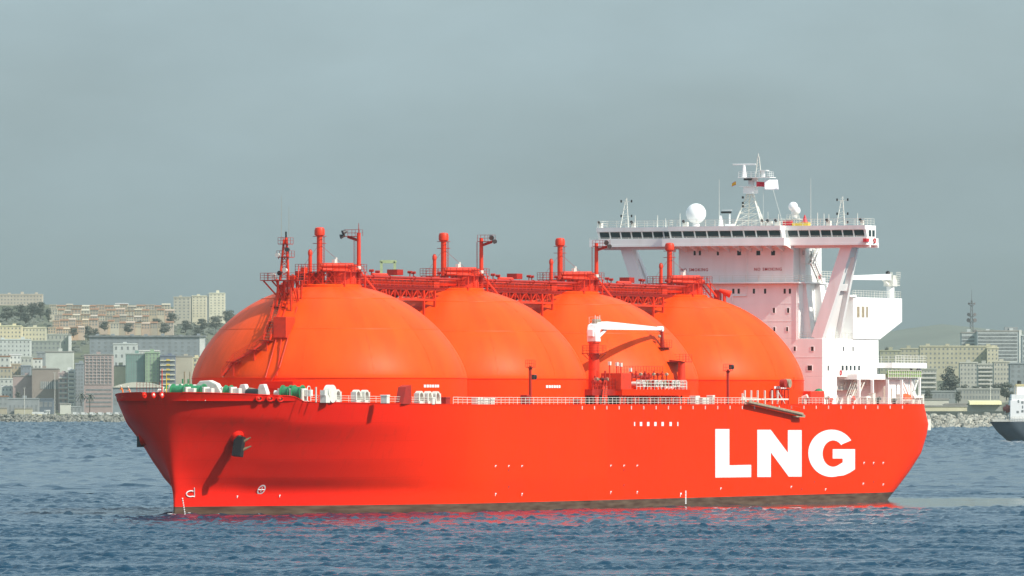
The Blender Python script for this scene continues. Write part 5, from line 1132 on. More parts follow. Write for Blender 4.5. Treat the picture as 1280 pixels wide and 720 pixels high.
rm_=MB(); rm_.v=rv; rm_.f=rf; rm_.m=[0]*len(rf); tag(rm_.build('hills',mat('far_hill',(.15,.165,.13),.95,.3,.002),smooth=80),kind='structure')

# ------------------------------------------------------------------ breakwaters of rubble
M['rock']=mat('pale_rock',(.33,.32,.27),.9,.4,.25,bump=.3); M['rubble']=mat('grey_rubble',(.20,.20,.17),.9,.4,.15)
def rocks(name,x0,x1,y,hh,n,size,m,label):
    mb=MB()
    for i in range(n):
        t=random.random(); x=x0+(x1-x0)*random.random(); yy=y+t*hh*2.2; z=t*hh*(.9+.2*random.random()); s=size*(.6+.8*random.random())
        o=len(mb.v); st=random.random()*9
        vs=[]
        for a in range(3):
            for k in range(6):
                ph=(-.9+.9*a); tt=k*1.047+st; rr=s*(.75+.5*random.random())
                vs.append((x+rr*math.cos(ph)*math.cos(tt),yy+rr*math.cos(ph)*math.sin(tt),z+rr*.8*math.sin(ph)))
        fs=[(a*6+k,a*6+(k+1)%6,(a+1)*6+(k+1)%6,(a+1)*6+k) for a in range(2) for k in range(6)]+[(5,4,3,2,1,0),(12,13,14,15,16,17)]
        mb.add(vs,fs)
    mb.add([(x0,y+1,-2),(x1,y+1,-2),(x1,y+2.2*hh,hh*.85),(x0,y+2.2*hh,hh*.85),(x0,y+3.4*hh,hh*.85),(x1,y+3.4*hh,hh*.85),(x0,y+5*hh,-2),(x1,y+5*hh,-2)],[(0,1,2,3),(3,2,5,4),(4,5,7,6)])
    return tag(mb.build(name,m),label,'breakwater',kind='stuff')
rocks('rock_breakwater',150,470,5195,8.0,2600,1.7,M['rock'],'pale rubble rock breakwater along the right hand shore')
rocks('rubble_revetment',-620,-60,6590,6.0,2400,1.5,M['rubble'],'grey rubble embankment at the foot of the hillside town')

# ------------------------------------------------------------------ buildings
WALLC={}
def wallmat(c):
    g_=.3*c[0]+.59*c[1]+.11*c[2]; c=tuple(round(x*.78+g_*.22,3) for x in c)  # walls greyed, distance haze put into their colour
    if c not in WALLC: WALLC[c]=mat('render_wall',c,.85,.10,.12,dirt=((c[0]*.62,c[1]*.6,c[2]*.58),.08,.5))
    return WALLC[c]
M['roofgrey']=mat('flat_roof',(.30,.29,.26),.9,.2,.1); M['rooftile']=mat('tile_roof',(.30,.16,.09),.9,.2,.2); M['winfar']=mat('hazed_window',(.20,.215,.215),.3,.3,.3); M['slab']=mat('balcony_slab',(.55,.54,.48),.8,.1,.2)  # far windows lightened, haze painted into the glass colour
WIN={}
def winmesh(w,h):
    k=(round(w,1),round(h,1))
    if k not in WIN:
        o=MB().box((-w/2,-.12,-h/2),(w/2,.15,h/2)).build('window',M['winfar']); WIN[k]=o.data; bpy.data.objects.remove(o)
    return WIN[k]
def bldg(name,label,x0,x1,yt,yb,Y,col,rows=0,cols=0,depth=16,group=None,balc=0,roofc=None,extra=None,rz=0,ww=.5,wh=.5,cat='building',gap=0,down=9,roofh=.7,wincol=None):
    a=at(x0,yb,Y); b=at(x1,yt,Y); w=b.x-a.x; h=b.z-a.z; root=empty(name,((a.x+b.x)/2,Y,a.z),rz); tag(root,label,cat,group)
    MB().box((-w/2,0,-down),(w/2,depth,h)).build('wall',wallmat(col),root)
    mb=MB(); e=.4; mb.box((-w/2-e,-e,h),(w/2+e,depth+e,h+.35)); mb.box((-w/2-e,-e,h+.35),(w/2+e,-e+.35,h+.35+roofh)); mb.build('roof',[roofc or M['roofgrey'] if rows==0 else (roofc or wallmat(tuple(min(.7,x*1.1) for x in col)))],root)
    if h>14:
        q=MB(); n=max(1,int(w/14))
        for i in range(n): 
            cx=-w/2+w*(i+.5)/n+random.uniform(-2,2); q.box((cx-1.6,3,h+.35),(cx+1.6,7,h+2.2+random.random()*1.4))
        q.build('stair_head',[wallmat(col)],root)
    if rows and cols:
        cw,rh=w*(1-gap)/cols,h/rows; md=winmesh(cw*ww,rh*wh)
        for r in range(rows):
            for c in range(cols):
                o=bpy.data.objects.new('window',md); COL.objects.link(o); o.parent=root; o.location=(-w*(1-gap)/2+cw*(c+.5),0,rh*(r+.52))
    for r in range(balc):
        z=h*(r+.05)/balc; q=MB(); q.box((-w*.46,-1.3,z),(w*.46,-.05,z+.25)); q.box((-w*.46,-1.3,z+.25),(w*.46,-1.15,z+1.15)); q.build('balcony',[M['slab']],root)
    if extra: extra(root,w,h,depth)
    return root
pink=(.40,.29,.26); cream=(.62,.56,.34); pale=(.55,.57,.50); tan=(.42,.37,.24); grey=(.27,.30,.30); white=(.66,.68,.62); teal=(.13,.27,.22); blue=(.12,.16,.20); brown=(.31,.25,.20); buff=(.50,.46,.30)
HT=[]
# waterfront, left of the bow
bldg('warehouse','long grey flat-roofed warehouse behind the rubble embankment',10,48,499,521,6700,grey,1,7,24,ww=.3,wh=.3)
bldg('shed','dark blue open-fronted shed right of the grey warehouse',48.5,66,499.5,512,6715,blue,1,3,18,ww=.7,wh=.5)
bldg('wall_building','low cream walled yard in front of the grey warehouse',18,40,511,521,6690,buff,0,0,8)
bldg('shed','low tan shed at the left edge of the waterfront',-8,8,510.5,521,6690,tan,0,0,10)
bldg('kiosk','pale cream kiosk beside the blue open shed',75,88,505.5,516,6690,(.62,.63,.52),0,0,8)
bldg('shed','low blue grey shed right of the cream kiosk',88,101,509,516,6695,grey,1,3,8)
bldg('kiosk','small white gatehouse at the foot of the dark shed',56,62,514,519,6686,white,1,2,5,down=4)
# hall with a curved pale roof, behind the bow
def curved(root,w,h,d):
    q=MB(); n=14
    pts=[(-w/2-1+(w+2)*i/n,-1,h+.4+4.6*math.sin(math.pi*i/n)**.8) for i in range(n+1)]; q.prism(pts,(0,d+2,0)); q.build('curved_roof',[wallmat((.60,.57,.44))],root,smooth=40)
bldg('market_hall','wide blue grey hall with pale curved roof just behind the bow',141,204,485,519,6760,(.22,.27,.29),1,9,26,extra=curved,ww=.4,wh=.25)
# mid town
bldg('apartment_block','broad windowless brownish pink block left of the balcony tower',16,47,470.5,500,6880,pink,0,0,24)
def band(root,w,h,d):
    q=MB(); q.box((-w*.18,-.25,h*.36),(w*.5,.1,h*.60)); q.build('window_band',[M['winfar']],root)
    q=MB(); 
    for i in range(9): q.box((-w*.17+i*w*.08,-.4,h*.36),(-w*.17+i*w*.08+.5,-.2,h*.60))
    q.build('mullion',[M['slab']],root)
bldg('apartment_block','stepped brown block with one dark window band',40,73,461.5,500,6870,brown,0,0,22,extra=band)
bldg('apartment_block','pink block stacked with six curved balconies',73,85,467,505,6850,(.46,.34,.31),6,2,16,balc=6,ww=.4)
bldg('balcony_tower','narrow white tower with open balconies beside the pink block',85,93.5,463,506,6845,white,8,1,14,balc=8,ww=.75,wh=.5)
bldg('apartment_block','slim blue grey block between white tower and pink grid block',94,104.5,455,509,6900,(.25,.29,.31),12,3,14,ww=.5,wh=.45)
def pinkx(root,w,h,d):
    for i in range(5): q=MB(); q.box((-w*.43,-.18,h*(.06+i*.075)),(w*.46,.1,h*(.06+i*.075)+1.3)); q.build('window_band',[M['winfar']],root)
    for i in range(9): 
        q=MB(); z=h*(.47+i*.058); q.box((-w*.47,-.55,z),(w*.47,-.05,z+.4)); q.build('floor_band',[wallmat((.56,.47,.42))],root)
    q=MB()
    for i in range(8): q.box((-w*.47+i*w*.134,-.5,h*.47),(-w*.47+i*w*.134+.5,-.05,h*.97))
    q.build('pilaster',[wallmat((.50,.40,.36))],root)
pk=bldg('office_block','tall pink office block with gridded upper floors near the bow',105,140.5,444,513,6830,pink,0,0,24,extra=pinkx)
md=winmesh(1.6,1.2); wpk=(140.5-105)/FPX*6830; hpk=69/FPX*6830
for r in range(9):
    for c in range(7):
        o=bpy.data.objects.new('window',md); COL.objects.link(o); o.parent=pk; o.location=(-wpk*.47+(c+.5)*wpk*.134+.25,0,hpk*(.47+r*.058)+1.4)
bldg('house_block','plain pale yellow block with no windows beside the pink office',141,157,458,480,6950,(.66,.58,.33),0,0,14)
bldg('netted_building','building wrapped in teal scaffold netting',157,181,443,482,6930,(.16,.30,.25),10,8,22,ww=.2,wh=.75,roofc=wallmat((.35,.42,.36)))
bldg('netted_building','narrow strip of building wrapped in light green netting',181.5,199,441.5,486,6925,(.26,.40,.22),11,4,18,ww=.25,wh=.6)
def bands(root,w,h,d):
    for i in range(6):
        z=h*(.02+i*.165); q=MB(); q.box((-w*.49,-1.2,z),(w*.49,-.05,z+1.0)); q.build('balcony',[wallmat((.62,.60,.42))],root); q=MB(); q.box((-w*.08,-1.28,z+.1),(w*.16,-1.2,z+1.5)); q.build('awning',[M['yellow']],root)
bldg('apartment_block','dark blue block striped by pale balconies with yellow awnings',200,219,445.5,482,6920,(.14,.17,.24),6,3,16,extra=bands,ww=.6)
bldg('apartment_block','plain tan gable block right of the striped blue block',219.5,240,446,482,6930,(.45,.40,.28),0,0,20)
bldg('apartment_block','narrow pale yellow block half hidden by the first dome',236,252,448,480,6960,(.60,.53,.30),6,3,14)
bldg('apartment_block','pale block with balcony rows peeping out beside the first dome',246,268,452,482,7000,(.5,.48,.38),5,5,14,balc=5)
bldg('apartment_block','large plain pale green-white block behind the pink stepped roofs',57,91,440.5,472,7050,(.52,.56,.48),0,0,20)
bldg('apartment_block','pale block with roof parapet and four windows above the yellow block',141.5,171,430.5,460,7150,(.50,.54,.50),3,4,18,ww=.3,wh=.4)
bldg('house_block','low white block with a flat roof behind the green netting',171,199,439,447,7060,(.62,.63,.56),1,8,16,ww=.3)
# small houses left edge, lower slope
k=0
for (x0,x1,yt,yb,Y,c,l) in ((-6,12,446,462,7080,pale,'small grey house at left edge under the pale terraces'),(12,26,444,456,7090,white,'small white house second from left edge below pale terraces'),(26,40,447,462,7060,(.48,.5,.42),'pale green house third from left edge below the terraces'),(0,14,460,475,7010,tan,'tan house at left edge above the waterfront shed'),(14,26,456,470,7030,(.45,.36,.22),'ochre house above the broad brownish pink block'),(26,38,458,469,7020,(.22,.26,.30),'blue grey roofed house above the broad pink block'),(38,52,449,462,7080,white,'white house left of the large pale green-white block'),(0,16,474,486,6960,pale,'pale two-storey house at left edge beside the pink block'),(2,15,484,497,6900,white,'white house at left edge above the grey warehouse'),(-8,10,496,508,6850,grey,'grey house at left edge behind the tan shed'),(46,62,441,450,7120,grey,'grey flat-roofed house left of the long pale block')):
    bldg('town_house',l,x0,x1,yt,yb,Y,c,2,3,12,ww=.35,wh=.4,roofc=M['rooftile'] if k%3==0 else None,group='small houses at the left edge of town'); k+=1
# upper town
bldg('apartment_block','cream yellow block, leftmost of the upper pair below the trees',-10,27,408,428,7600,(.70,.61,.34),4,8,18,ww=.3,wh=.4)
bldg('apartment_block','cream block with raised roof centre right of the yellow block',27.5,57,410,432,7620,(.58,.55,.36),4,7,18,ww=.3,wh=.4)
bldg('apartment_block','pale grey-white block with rows of dark windows at left edge',-6,38,425,446,7450,(.54,.58,.53),4,9,18,ww=.28,wh=.4)
bldg('apartment_block','grey green block beside the pale windowed block',38.5,75,427,443,7500,(.30,.34,.29),3,7,18,ww=.4)
bldg('apartment_block','low pale block with a bright white end wall on the slope',58,88,418.5,432,7700,(.40,.42,.34),2,6,16,ww=.3)
bldg('house_block','bright white slab end standing by the grey green block',85.5,88.5,419,434,7690,white,0,0,12)
def longroof(root,w,h,d):
    q=MB(); q.box((-w/2-1,-1.5,h+.3),(w/2+1,d+1,h+1.7)); q.build('dark_eave',[M['winfar']],root); q=MB(); q.box((w/2-5,-.4,0),(w/2,-.05,h)); q.build('end_wall',[wallmat(white)],root)
bldg('terrace_block','very long blue grey block under one dark flat eave line',112,256,421.5,446,7560,(.23,.27,.29),5,18,18,extra=longroof,ww=.35,wh=.4)
bldg('apartment_block','hazy tower cluster slab, leftmost and lowest of the three on the hill',217,238,372,399,8700,(.46,.43,.32),7,4,18,ww=.35,wh=.4)
bldg('apartment_block','cream tower standing middle of the three hilltop towers',240,258,370.5,397,8750,(.66,.60,.40),8,4,18,ww=.3,wh=.35)
bldg('apartment_block','brightest cream tower at the right end of three hilltop towers',261.5,281,367,394,8700,(.72,.67,.46),8,4,18,ww=.3,wh=.35)
bldg('apartment_block','grey recessed link block between the left and middle hilltop towers',236,243,373,399,8760,(.22,.26,.27),7,2,16)
bldg('apartment_block','grey recessed link block between the middle and right hilltop towers',256,264,371,396,8770,(.22,.26,.27),7,2,16)
bldg('terrace_block','long pinkish cream block crowning the hill at top left',-12,53,368.5,385,9200,(.52,.45,.34),4,16,18,ww=.35,wh=.4)
bldg('house_block','small bright white house on the ridge line above terraces',144,160,380,384.5,8900,white,1,3,12)
# hillside terraces of small houses
rowdef=[('top',382,388,62,215,8850),('second',388,395,62,215,8600),('third',395,402,68,190,8400),('fourth',401,409,66,140,8150),('fifth',404.5,411.5,138,214,8120),('sixth',410,417,60,108,7950)]
names={'top':'uppermost','second':'second','third':'third','fourth':'fourth','fifth':'fifth','sixth':'lowest'}
ordn=['first','second','third','fourth','fifth','sixth','seventh','eighth','ninth','tenth','eleventh','twelfth','thirteenth','fourteenth','fifteenth','sixteenth']
for nm,yt,yb,x0,x1,Y in rowdef:
    x=x0; i=0
    while x<x1-4 and i<16:
        w=random.uniform(7.5,12.5); c=random.choice([(.46,.38,.24),(.52,.45,.30),(.48,.40,.30),(.40,.34,.24),(.56,.50,.36),(.50,.36,.24)]) if nm not in('fourth','sixth') else random.choice([(.56,.36,.20),(.58,.44,.26),(.52,.40,.28)])
        dy=random.uniform(-1.5,1.5)
        a=at(x,yb+dy,Y+i*3); b=at(x+w-.4,yt+dy,Y+i*3); W=b.x-a.x; Hh=b.z-a.z
        root=empty('terrace_house',((a.x+b.x)/2,Y+i*3,a.z)); colr={(.56,.36,.20):'orange'}.get(c,'beige' if c[0]<.5 else 'cream')
        tag(root,f'small {colr} house, {ordn[i]} from left in the {names[nm]} hillside terrace','house','small terraced houses on the hillside')
        mb=MB(); mb.box((-W/2,0,-7),(W/2,10,Hh),0)
        for q in range(3): mb.box((-W/2+W*(q+.25)/3,-.15,Hh*.15),(-W/2+W*(q+.7)/3,.1,Hh*.42),1); mb.box((-W/2+W*(q+.25)/3,-.15,Hh*.6),(-W/2+W*(q+.7)/3,.1,Hh*.86),1)
        mb.build('wall',[wallmat(c),M['winfar']],root)
        mb=MB(); mb.prism([(-W/2-.3,-.6,Hh),(-W/2-.3,10.6,Hh),(-W/2-.3,5,Hh+1.6)],(W+.6,0,0)) if i%3 else mb.box((-W/2-.3,-.4,Hh),(W/2+.3,10.4,Hh+.7)); mb.build('roof',[M['rooftile'] if i%2 else wallmat(c)],root)
        x+=w; i+=1
# right-hand shore
def bandsR(root,w,h,d):
    for i in range(8): q=MB(); q.box((-w*.485,-.25,h*(.04+i*.118)),(w*.40,.05,h*(.04+i*.118)+1.9)); q.build('window_band',[M['winfar']],root)
    q=MB(); q.box((w*.44,-.7,-4),(w*.5,-.05,h+1.5)); q.build('end_pillar',[wallmat(white)],root)
    q=MB(); q.box((w*.12,4,h+.3),(w*.42,14,h+4)); q.build('plant_room',[wallmat(grey)],root)
bldg('hospital_block','large modern white block banded by continuous dark windows',1222,1277,414.5,452,6900,(.50,.54,.52),0,0,24,extra=bandsR)
def bandsL(root,w,h,d):
    for i in range(7): q=MB(); q.box((-w*.48,-.25,h*(.04+i*.13)),(w*.30,.05,h*(.04+i*.13)+1.9)); q.build('window_band',[M['winfar']],root)
bldg('hospital_block','lower banded wing left of the large modern white block',1202,1222,416.5,452,6920,(.44,.49,.47),0,0,22,extra=bandsL)
bldg('apartment_block','banded block cut off by the right edge of the view',1278,1312,420,470,6800,(.42,.46,.45),8,6,22,ww=.6)
bldg('apartment_block','long cream apartment block above the conical tree',1150,1246,433.5,462,6500,(.46,.43,.27),5,18,20,ww=.35,wh=.4)
bldg('apartment_block','raised cream end stair bay of the long apartment block',1234,1248,435.5,466,6490,(.56,.52,.34),6,3,18,ww=.3,wh=.4)
for i,(x0,x1,yt,yb,Y,c,l) in enumerate(((1100,1126,439,470,6600,(.36,.36,.22),'olive coloured block partly behind the carrier stern platform'),(1126,1151,436.5,466,6700,(.40,.38,.24),'olive cream block left of the long cream apartment block'),(1151,1171,462,497,5900,(.36,.37,.29),'grey cream block with balconies left of conical tree'),(1200,1222,454,486,6100,(.44,.44,.36),'pale block with vertical bays right of the conical tree'),(1222.5,1242,456,486,6050,(.40,.41,.34),'greyer middle block in the row right of conical tree'),(1242.5,1262,453,488,6000,(.48,.46,.35),'cream block at the right end of the row beyond tree'),(1262.5,1300,455,492,5950,(.24,.28,.29),'dark grey block behind the small cargo ship funnel'))):
    bldg('apartment_block',l,x0,x1,yt,yb,Y,c,6,5,18,ww=.35,wh=.42,balc=6 if i in(2,4) else 0)
bldg('house_block','low greyish row of houses under the dark tree line',1196,1250,487,500,5650,(.33,.34,.29),2,14,14,ww=.4)
bldg('house_block','low dark row of houses left of the conical tree foot',1150,1194,490,501,5640,(.24,.27,.26),1,10,14,ww=.4)
bldg('harbour_shed','white-walled shed at the carrier stern on the right shore',1150,1186,500,508,5480,(.60,.58,.46),0,0,16,down=5)
bldg('harbour_shed','long grey shed with a bright yellow roof edge',1181,1252,506,517,5440,(.34,.36,.32),0,0,20,down=5)
MBx=MB(); a=at(1212,505.8,5436); b=at(1252,502,5436); MBx.prism([(a.x,5435,a.z),(a.x,5456,a.z),(a.x,5456,b.z+.8),(a.x,5436.5,b.z)],(b.x-a.x,0,0)); yr=MBx.build('yellow_canopy',wallmat((.72,.66,.30))); tag(yr,'bright yellow sloped canopy on the long grey harbour shed','canopy')
bldg('harbour_shed','low shed with yellowish roof close to the breakwater',1140,1209,508.5,516,5380,(.66,.60,.36),0,0,12,down=5)
tb=MB(); tb.box((250,5300,3),(470,5330,HC+(502-514)*.53)); o=tb.build('harbour_road_wall',mat('dark_embankment',(.07,.085,.075),.9,.3,.1)); tag(o,'dark low embankment wall behind the rock breakwater','wall')

# ------------------------------------------------------------------ masts and quay clutter
tw=empty('radio_tower',at(1214.5,452,6950)); tag(tw,'tall thin lattice radio mast with dish clusters beside the banded block','radio mast')
hT=(452-362)/FPX*6950; mb=MB()
def wd(z): return 2.2*(1-z/hT)+.25
for sx_,sy_ in ((-1,-1),(1,-1),(1,1),(-1,1)): mb.tube((sx_*wd(0),sy_*wd(0),-10),(sx_*wd(hT*.85),sy_*wd(hT*.85),hT*.85),.30,.2,6)
n=16
for i in range(n):
    z0_,z1_=hT*.85*i/n,hT*.85*(i+1)/n
    for (ax,ay),(bx_,by_) in (((-1,-1),(1,-1)),((1,-1),(1,1)),((1,1),(-1,1)),((-1,1),(-1,-1))):
        mb.bar((ax*wd(z0_),ay*wd(z0_),z0_),(bx_*wd(z1_),by_*wd(z1_),z1_),.22,.22); mb.bar((ax*wd(z1_),ay*wd(z1_),z1_),(bx_*wd(z1_),by_*wd(z1_),z1_),.22,.22)
mb.tube((0,0,hT*.8),(0,0,hT),.25,.12,6); M['mast']=mat('mast_steel',(.13,.12,.12),.7,.2,.5); mb.build('lattice',[M['mast']],tw)
for z_,r_s in ((.28,2.2),(.40,1.8),(.55,2.6),(.63,2.2),(.78,1.5)):
    q=MB(); q.lathe([(wd(hT*z_)+1.2,-.3),(wd(hT*z_)+1.2,.1),(.2,.1)],(0,0,hT*z_),12); q.build('mast_gallery',[M['mast']],tw)
    for s_ in (-1,1): q=MB(); c=Vector((s_*(wd(hT*z_)+1.2),-.8,hT*z_+1.5)); q.tube(c,c+Vector((s_*.4,-.9,0)),r_s*.55,r_s*.7,12); q.build('dish',[M['mast']],tw)
def sts(px,y0,Y,label):                       # harbour gantry crane seen between the domes
    base=at(px,505,Y); root=empty('gantry_crane',base); tag(root,label,'crane'); m=mat('pale_green_steel',(.40,.46,.22),.7,.15,.2); h=(505-y0)/FPX*Y; w=18/FPX*Y
    q=MB(); t=w*.16
    for s_ in (-1,1):
        for d in (0,10): q.bar((s_*w/2,d,-8),(s_*w/2*.93,d,h),t,t)
    for d in (0,10): q.bar((-w/2,d,h*.55),(w/2,d,h*.55),t,t)
    q.build('leg_frame',[m],root); q=MB()
    for d in (0,10): q.bar((-w/2,d,h),(w/2,d,h),t,t*1.3)
    q.bar((-w/2,0,h),(-w/2,10,h),t,t); q.bar((w/2,0,h),(w/2,10,h),t,t); q.build('top_frame',[m],root); q=MB(); q.bar((w/2,5,h*.88),(w/2*.3,5,h*.55),t*.6,t*.6); q.bar((-w/2,5,h*.9),(-w/2,5,h*.6),t*.6,t*.6); q.build('brace',[m],root)
sts(485,327,5600,'hazy pale green gantry frame rising behind the first two domes')
for i,(px,y0,Y,l) in enumerate(((30.5,485,6680,'thin pale lamp mast in front of the brown stepped block'),(68.5,466,6680,'taller pale lamp mast by the pink balcony block'),(1238,476,5450,'thin lamp mast behind the yellow canopy on the right shore'))):
    a=at(px,518,Y); q=MB(); h=(518-y0)/FPX*Y; q.tube((0,0,-3),(0,0,h),.32,.2,8); q.bar((-1.2,0,h),(1.2,0,h),.4,.3); tag(q.build('lamp_mast',M['slab'],loc=a),l,'lamp mast')
# parked vans and a striped lorry along the quay
def van(label,px0,px1,y1,Y,m,group):
    a=at(px0,y1,Y); b=at(px1,y1,Y); Ln=b.x-a.x; r=empty('parked_van',((a.x+b.x)/2,Y,a.z)); tag(r,label,'van',group)
    q=MB(); q.prism([(-Ln/2,-1,.4),(Ln/2,-1,.4),(Ln/2,-1,1.3),(Ln/2-.9,-1,1.5),(Ln/2-1.7,-1,2.5),(-Ln/2,-1,2.6)],(0,2,0)); q.build('body',[m],r,bevel=.08)
    q=MB(); q.prism([(Ln/2-1.0,-1.02,1.5),(Ln/2-1.7,-1.02,2.35),(Ln/2-2.6,-1.02,2.35),(Ln/2-2.6,-1.02,1.5)],(0,2.04,0)); q.build('window',[M['winfar']],r)
    for s_ in (-.33,.33): q=MB(); q.tube((Ln*s_,-1.05,.42),(Ln*s_,-.7,.42),.42,.42,14); q.build('wheel',[M['black']],r)
M['vanw']=mat('van_paint',(.68,.70,.68),.4,.05,1)
vl=['leftmost white van parked on the quay beside the kiosk','second white van parked on the quay left of the bow','third white van in the quay row left of the bow','fourth white van in the quay row nearest the pink block','fifth white van in the quay row close to the bow','last white van of the quay row, cut by the bow']
for i,l in enumerate(vl): x0=91+i*10.5; van(l,x0,x0+8.6,519.2,6672+i%2*3,M['vanw'],'white vans parked along the quay')
r=empty('box_lorry',at(48.5,520.8,6668)); tag(r,'white box lorry with a yellow lower band on the quay','lorry'); q=MB(); q.box((-5.5,-1.2,.9),(4.2,1.2,3.9),0); q.box((-5.5,-1.23,.9),(4.2,1.23,2.0),1); q.build('cargo_box',[M['vanw'],wallmat((.72,.62,.30))],r); q=MB(); q.box((4.4,-1.15,.6),(6.6,1.15,3.0)); q.build('cab',[M['vanw']],r,bevel=.15)
for x in (-4,-2.8,5.4): q=MB(); q.tube((x,-1.25,.5),(x,-.8,.5),.5,.5,14); q.build('wheel',[M['black']],r)

# ------------------------------------------------------------------ trees
M['bark']=mat('bark',(.06,.045,.03),.95,.3,2); FOL=[mat('foliage',(.095,.108,.085),.9,.4,.6),mat('foliage_light',(.11,.122,.098),.9,.4,.6)]  # leaf colours paled and greyed to paint in the haze
def tree_mesh(h,w,conical,seed,name):
    rnd=random.Random(seed); root=empty(name); q=MB(); q.tube((0,0,-2),(0,0,h*.6),h*.03,h*.012,8)
    for i in range(6): a=i*1.05; z=h*(.25+.06*i); q.tube((0,0,z),(math.cos(a)*w*.3,math.sin(a)*w*.3,z+h*.14),h*.012,h*.004,5)
    q.build('trunk',[M['bark']],root); c=MB()
    nb=[]
    for i in range(34):
        t=rnd.random(); z=h*(.10+.86*t); rr=(w/2)*((1-t)**.7 if conical else math.sqrt(max(.05,1-(2*t-.9)**2)))*rnd.uniform(.2,.9); a=rnd.random()*6.28; nb.append((Vector((rr*math.cos(a),rr*math.sin(a),z)),w*rnd.uniform(.15,.28)))
    for p,r_ in nb:
        for k in range(30):
            d=Vector((rnd.gauss(0,1),rnd.gauss(0,1),rnd.gauss(0,.8))).normalized(); x=p+d*r_*rnd.uniform(.55,1.1); s=w*rnd.uniform(.025,.055); t1=d.orthogonal().normalized(); t1.rotate(Matrix.Rotation(rnd.random()*6,3,d)); t2=d.cross(t1)
            c.add([x-t1*s-t2*s,x+t1*s-t2*s*.6,x+t1*s*.8+t2*s+d*s*.5,x-t1*s+t2*s*.7],[(0,1,2,3)],0 if rnd.random()<.6 else 1)
    c.build('crown',FOL,root); return root
protos={}
def tree(label,px,yt,yb,Y,wpx,con=False,group='trees on the far shores'):
    h=(yb-yt)/FPX*Y; w=wpx/FPX*Y
    key=(con,len([k for k in protos if k[0]==con])%3)
    kk=(con,hash(label)%3)
    nm='conifer_tree' if con else 'broadleaf_tree'
    kk=(con,sum(map(ord,label))%3)
    if kk not in protos: protos[kk]=tree_mesh(10,7,con,sum(map(ord,label))%3+5*con,nm); r=protos[kk]
    else: r=copy_tree(protos[kk])
    r.location=at(px,yb,Y); r.scale=(w/7,w/7,h/10); r.rotation_euler=(0,0,random.random()*6); tag(r,label,'tree',group)
tree('big dark conical tree between the pale blocks on right shore',1187,459,490,5700,30,True)
for px,yt,yb,Y,w,l in ((1206,481,494,5750,14,'dark bush-like tree first right of the conical tree'),(1219,483,494,5750,16,'dark tree second right of the conical tree'),(1233,482,495,5750,16,'dark tree third right of the conical tree'),(1247,480,495,5750,18,'dark tree fourth right of the conical tree'),(1258,478,497,5700,18,'tall dark tree beside the small cargo ship funnel'),(1198,489,502,5600,10,'small round tree at the foot of the conical tree'),(1161,487,501,5600,12,'small tree above the white shed by the stern'),(1109,434,446,6800,8,'solitary tree on the skyline right of the white casing'),
    (8,384,398,8500,22,'dark tree left end of the grove below the hilltop block'),(26,381,396,8500,20,'dark tree second in the grove below the hilltop block'),(40,379,395,8500,18,'dark tree third in the grove below the hilltop block'),(51,378,395,8480,16,'tall dark tree at right end of the hilltop grove'),(32,390,402,8300,16,'lower dark tree under the hilltop grove'),(61,386,400,8450,10,'slim tree at the left end of the upper terraces'),(110,408,423,7900,14,'dark tree above left end of the long eave block'),(120,411,423,7850,12,'second dark tree above the long eave block'),(131,402,412,8000,14,'round tree between the lower terraces on the hillside'),(116,446,457,7200,10,'small tree behind the roof of pink office block'),(22,490,500,6740,8,'dark tree left of the pale gabled roofs by the warehouse'),(215,391,404,8350,16,'tree left of the three hilltop towers'),(176,401,411,8200,14,'tree right of the third terrace of houses'),(196,398,409,8250,16,'tree between terraces and hilltop towers'),(205,404,416,8000,16,'dark tree above the middle of the long eave block'),(232,401,413,8100,16,'dark tree below the middle hilltop tower'),(252,399,412,8100,18,'dark tree below the right hilltop tower'),(270,395,409,8200,18,'dark tree on the slope left of the first dome'),(246,409,420,7800,14,'tree just over the right end of the long eave'),(286,388,402,8600,16,'dark tree on the bare slope against the first dome'),(160,404,415,8050,14,'dark tree over the centre of the long eave'),(92,410,420,7900,12,'tree right of the orange lower terrace houses')):
    tree(l,px,yt,yb,Y,w)
sc=MB(); rs=random.Random(4)
for i in range(1500):
    Y=rs.uniform(7650,9000); px=rs.uniform(-30,340)
    if px<170 and rs.random()<.55: continue
    X=(px-640)/FPX*Y; a_,b_,t_=hgt(X,Y); z=float(a_*(1-t_)+b_*t_)+noise.noise((X*.006,Y*.004,0))*7; s_=rs.uniform(1.4,4.2); o=len(sc.v); st=rs.random()*6; vs=[]
    for q in range(3):
        for k in range(6): ph=-.2+.7*q; tt=k*1.047+st; rr=s_*rs.uniform(.7,1.25); vs.append((X+rr*1.5*math.cos(ph)*math.cos(tt),Y+rr*1.5*math.cos(ph)*math.sin(tt),z+rr*.9*math.sin(ph)))
    sc.add(vs,[(q*6+k,q*6+(k+1)%6,(q+1)*6+(k+1)%6,(q+1)*6+k) for q in range(2) for k in range(6)]+[(12,13,14,15,16,17)],i%2)
tag(sc.build('scrub',FOL),'low dark scrub scattered over the bare hill slope','scrub',kind='stuff')
def palm(label,px,yt,yb,Y):
    h=(yb-yt)/FPX*Y; r=empty('palm_tree',at(px,yb,Y)); tag(r,label,'palm tree','palms in front of the pink office block'); q=MB(); q.tube((0,0,-2),(.4,0,h*.8),.4,.28,8); q.build('trunk',[M['bark']],r); c=MB()
    for i in range(22):
        a=i*.9; e=.9-.09*i; p=Vector((.4,0,h*.8)); d=Vector((math.cos(a)*math.cos(e),math.sin(a)*math.cos(e),math.sin(e)))
        for k in range(6): n_=p+d*h*.07; sd=Vector((-d.y,d.x,0)).normalized()*(.9-.1*k); c.add([p-sd,p+sd,n_+sd*.85,n_-sd*.85],[(0,1,2,3)],i%2); p=n_; d=(d-Vector((0,0,.22))).normalized()
    c.build('crown',FOL,r)
palm('palm tree with ragged fronds left of the pink office front',101,489,512,6720); palm('leaning palm tree right of its twin by the pink office',112,490,513,6715)

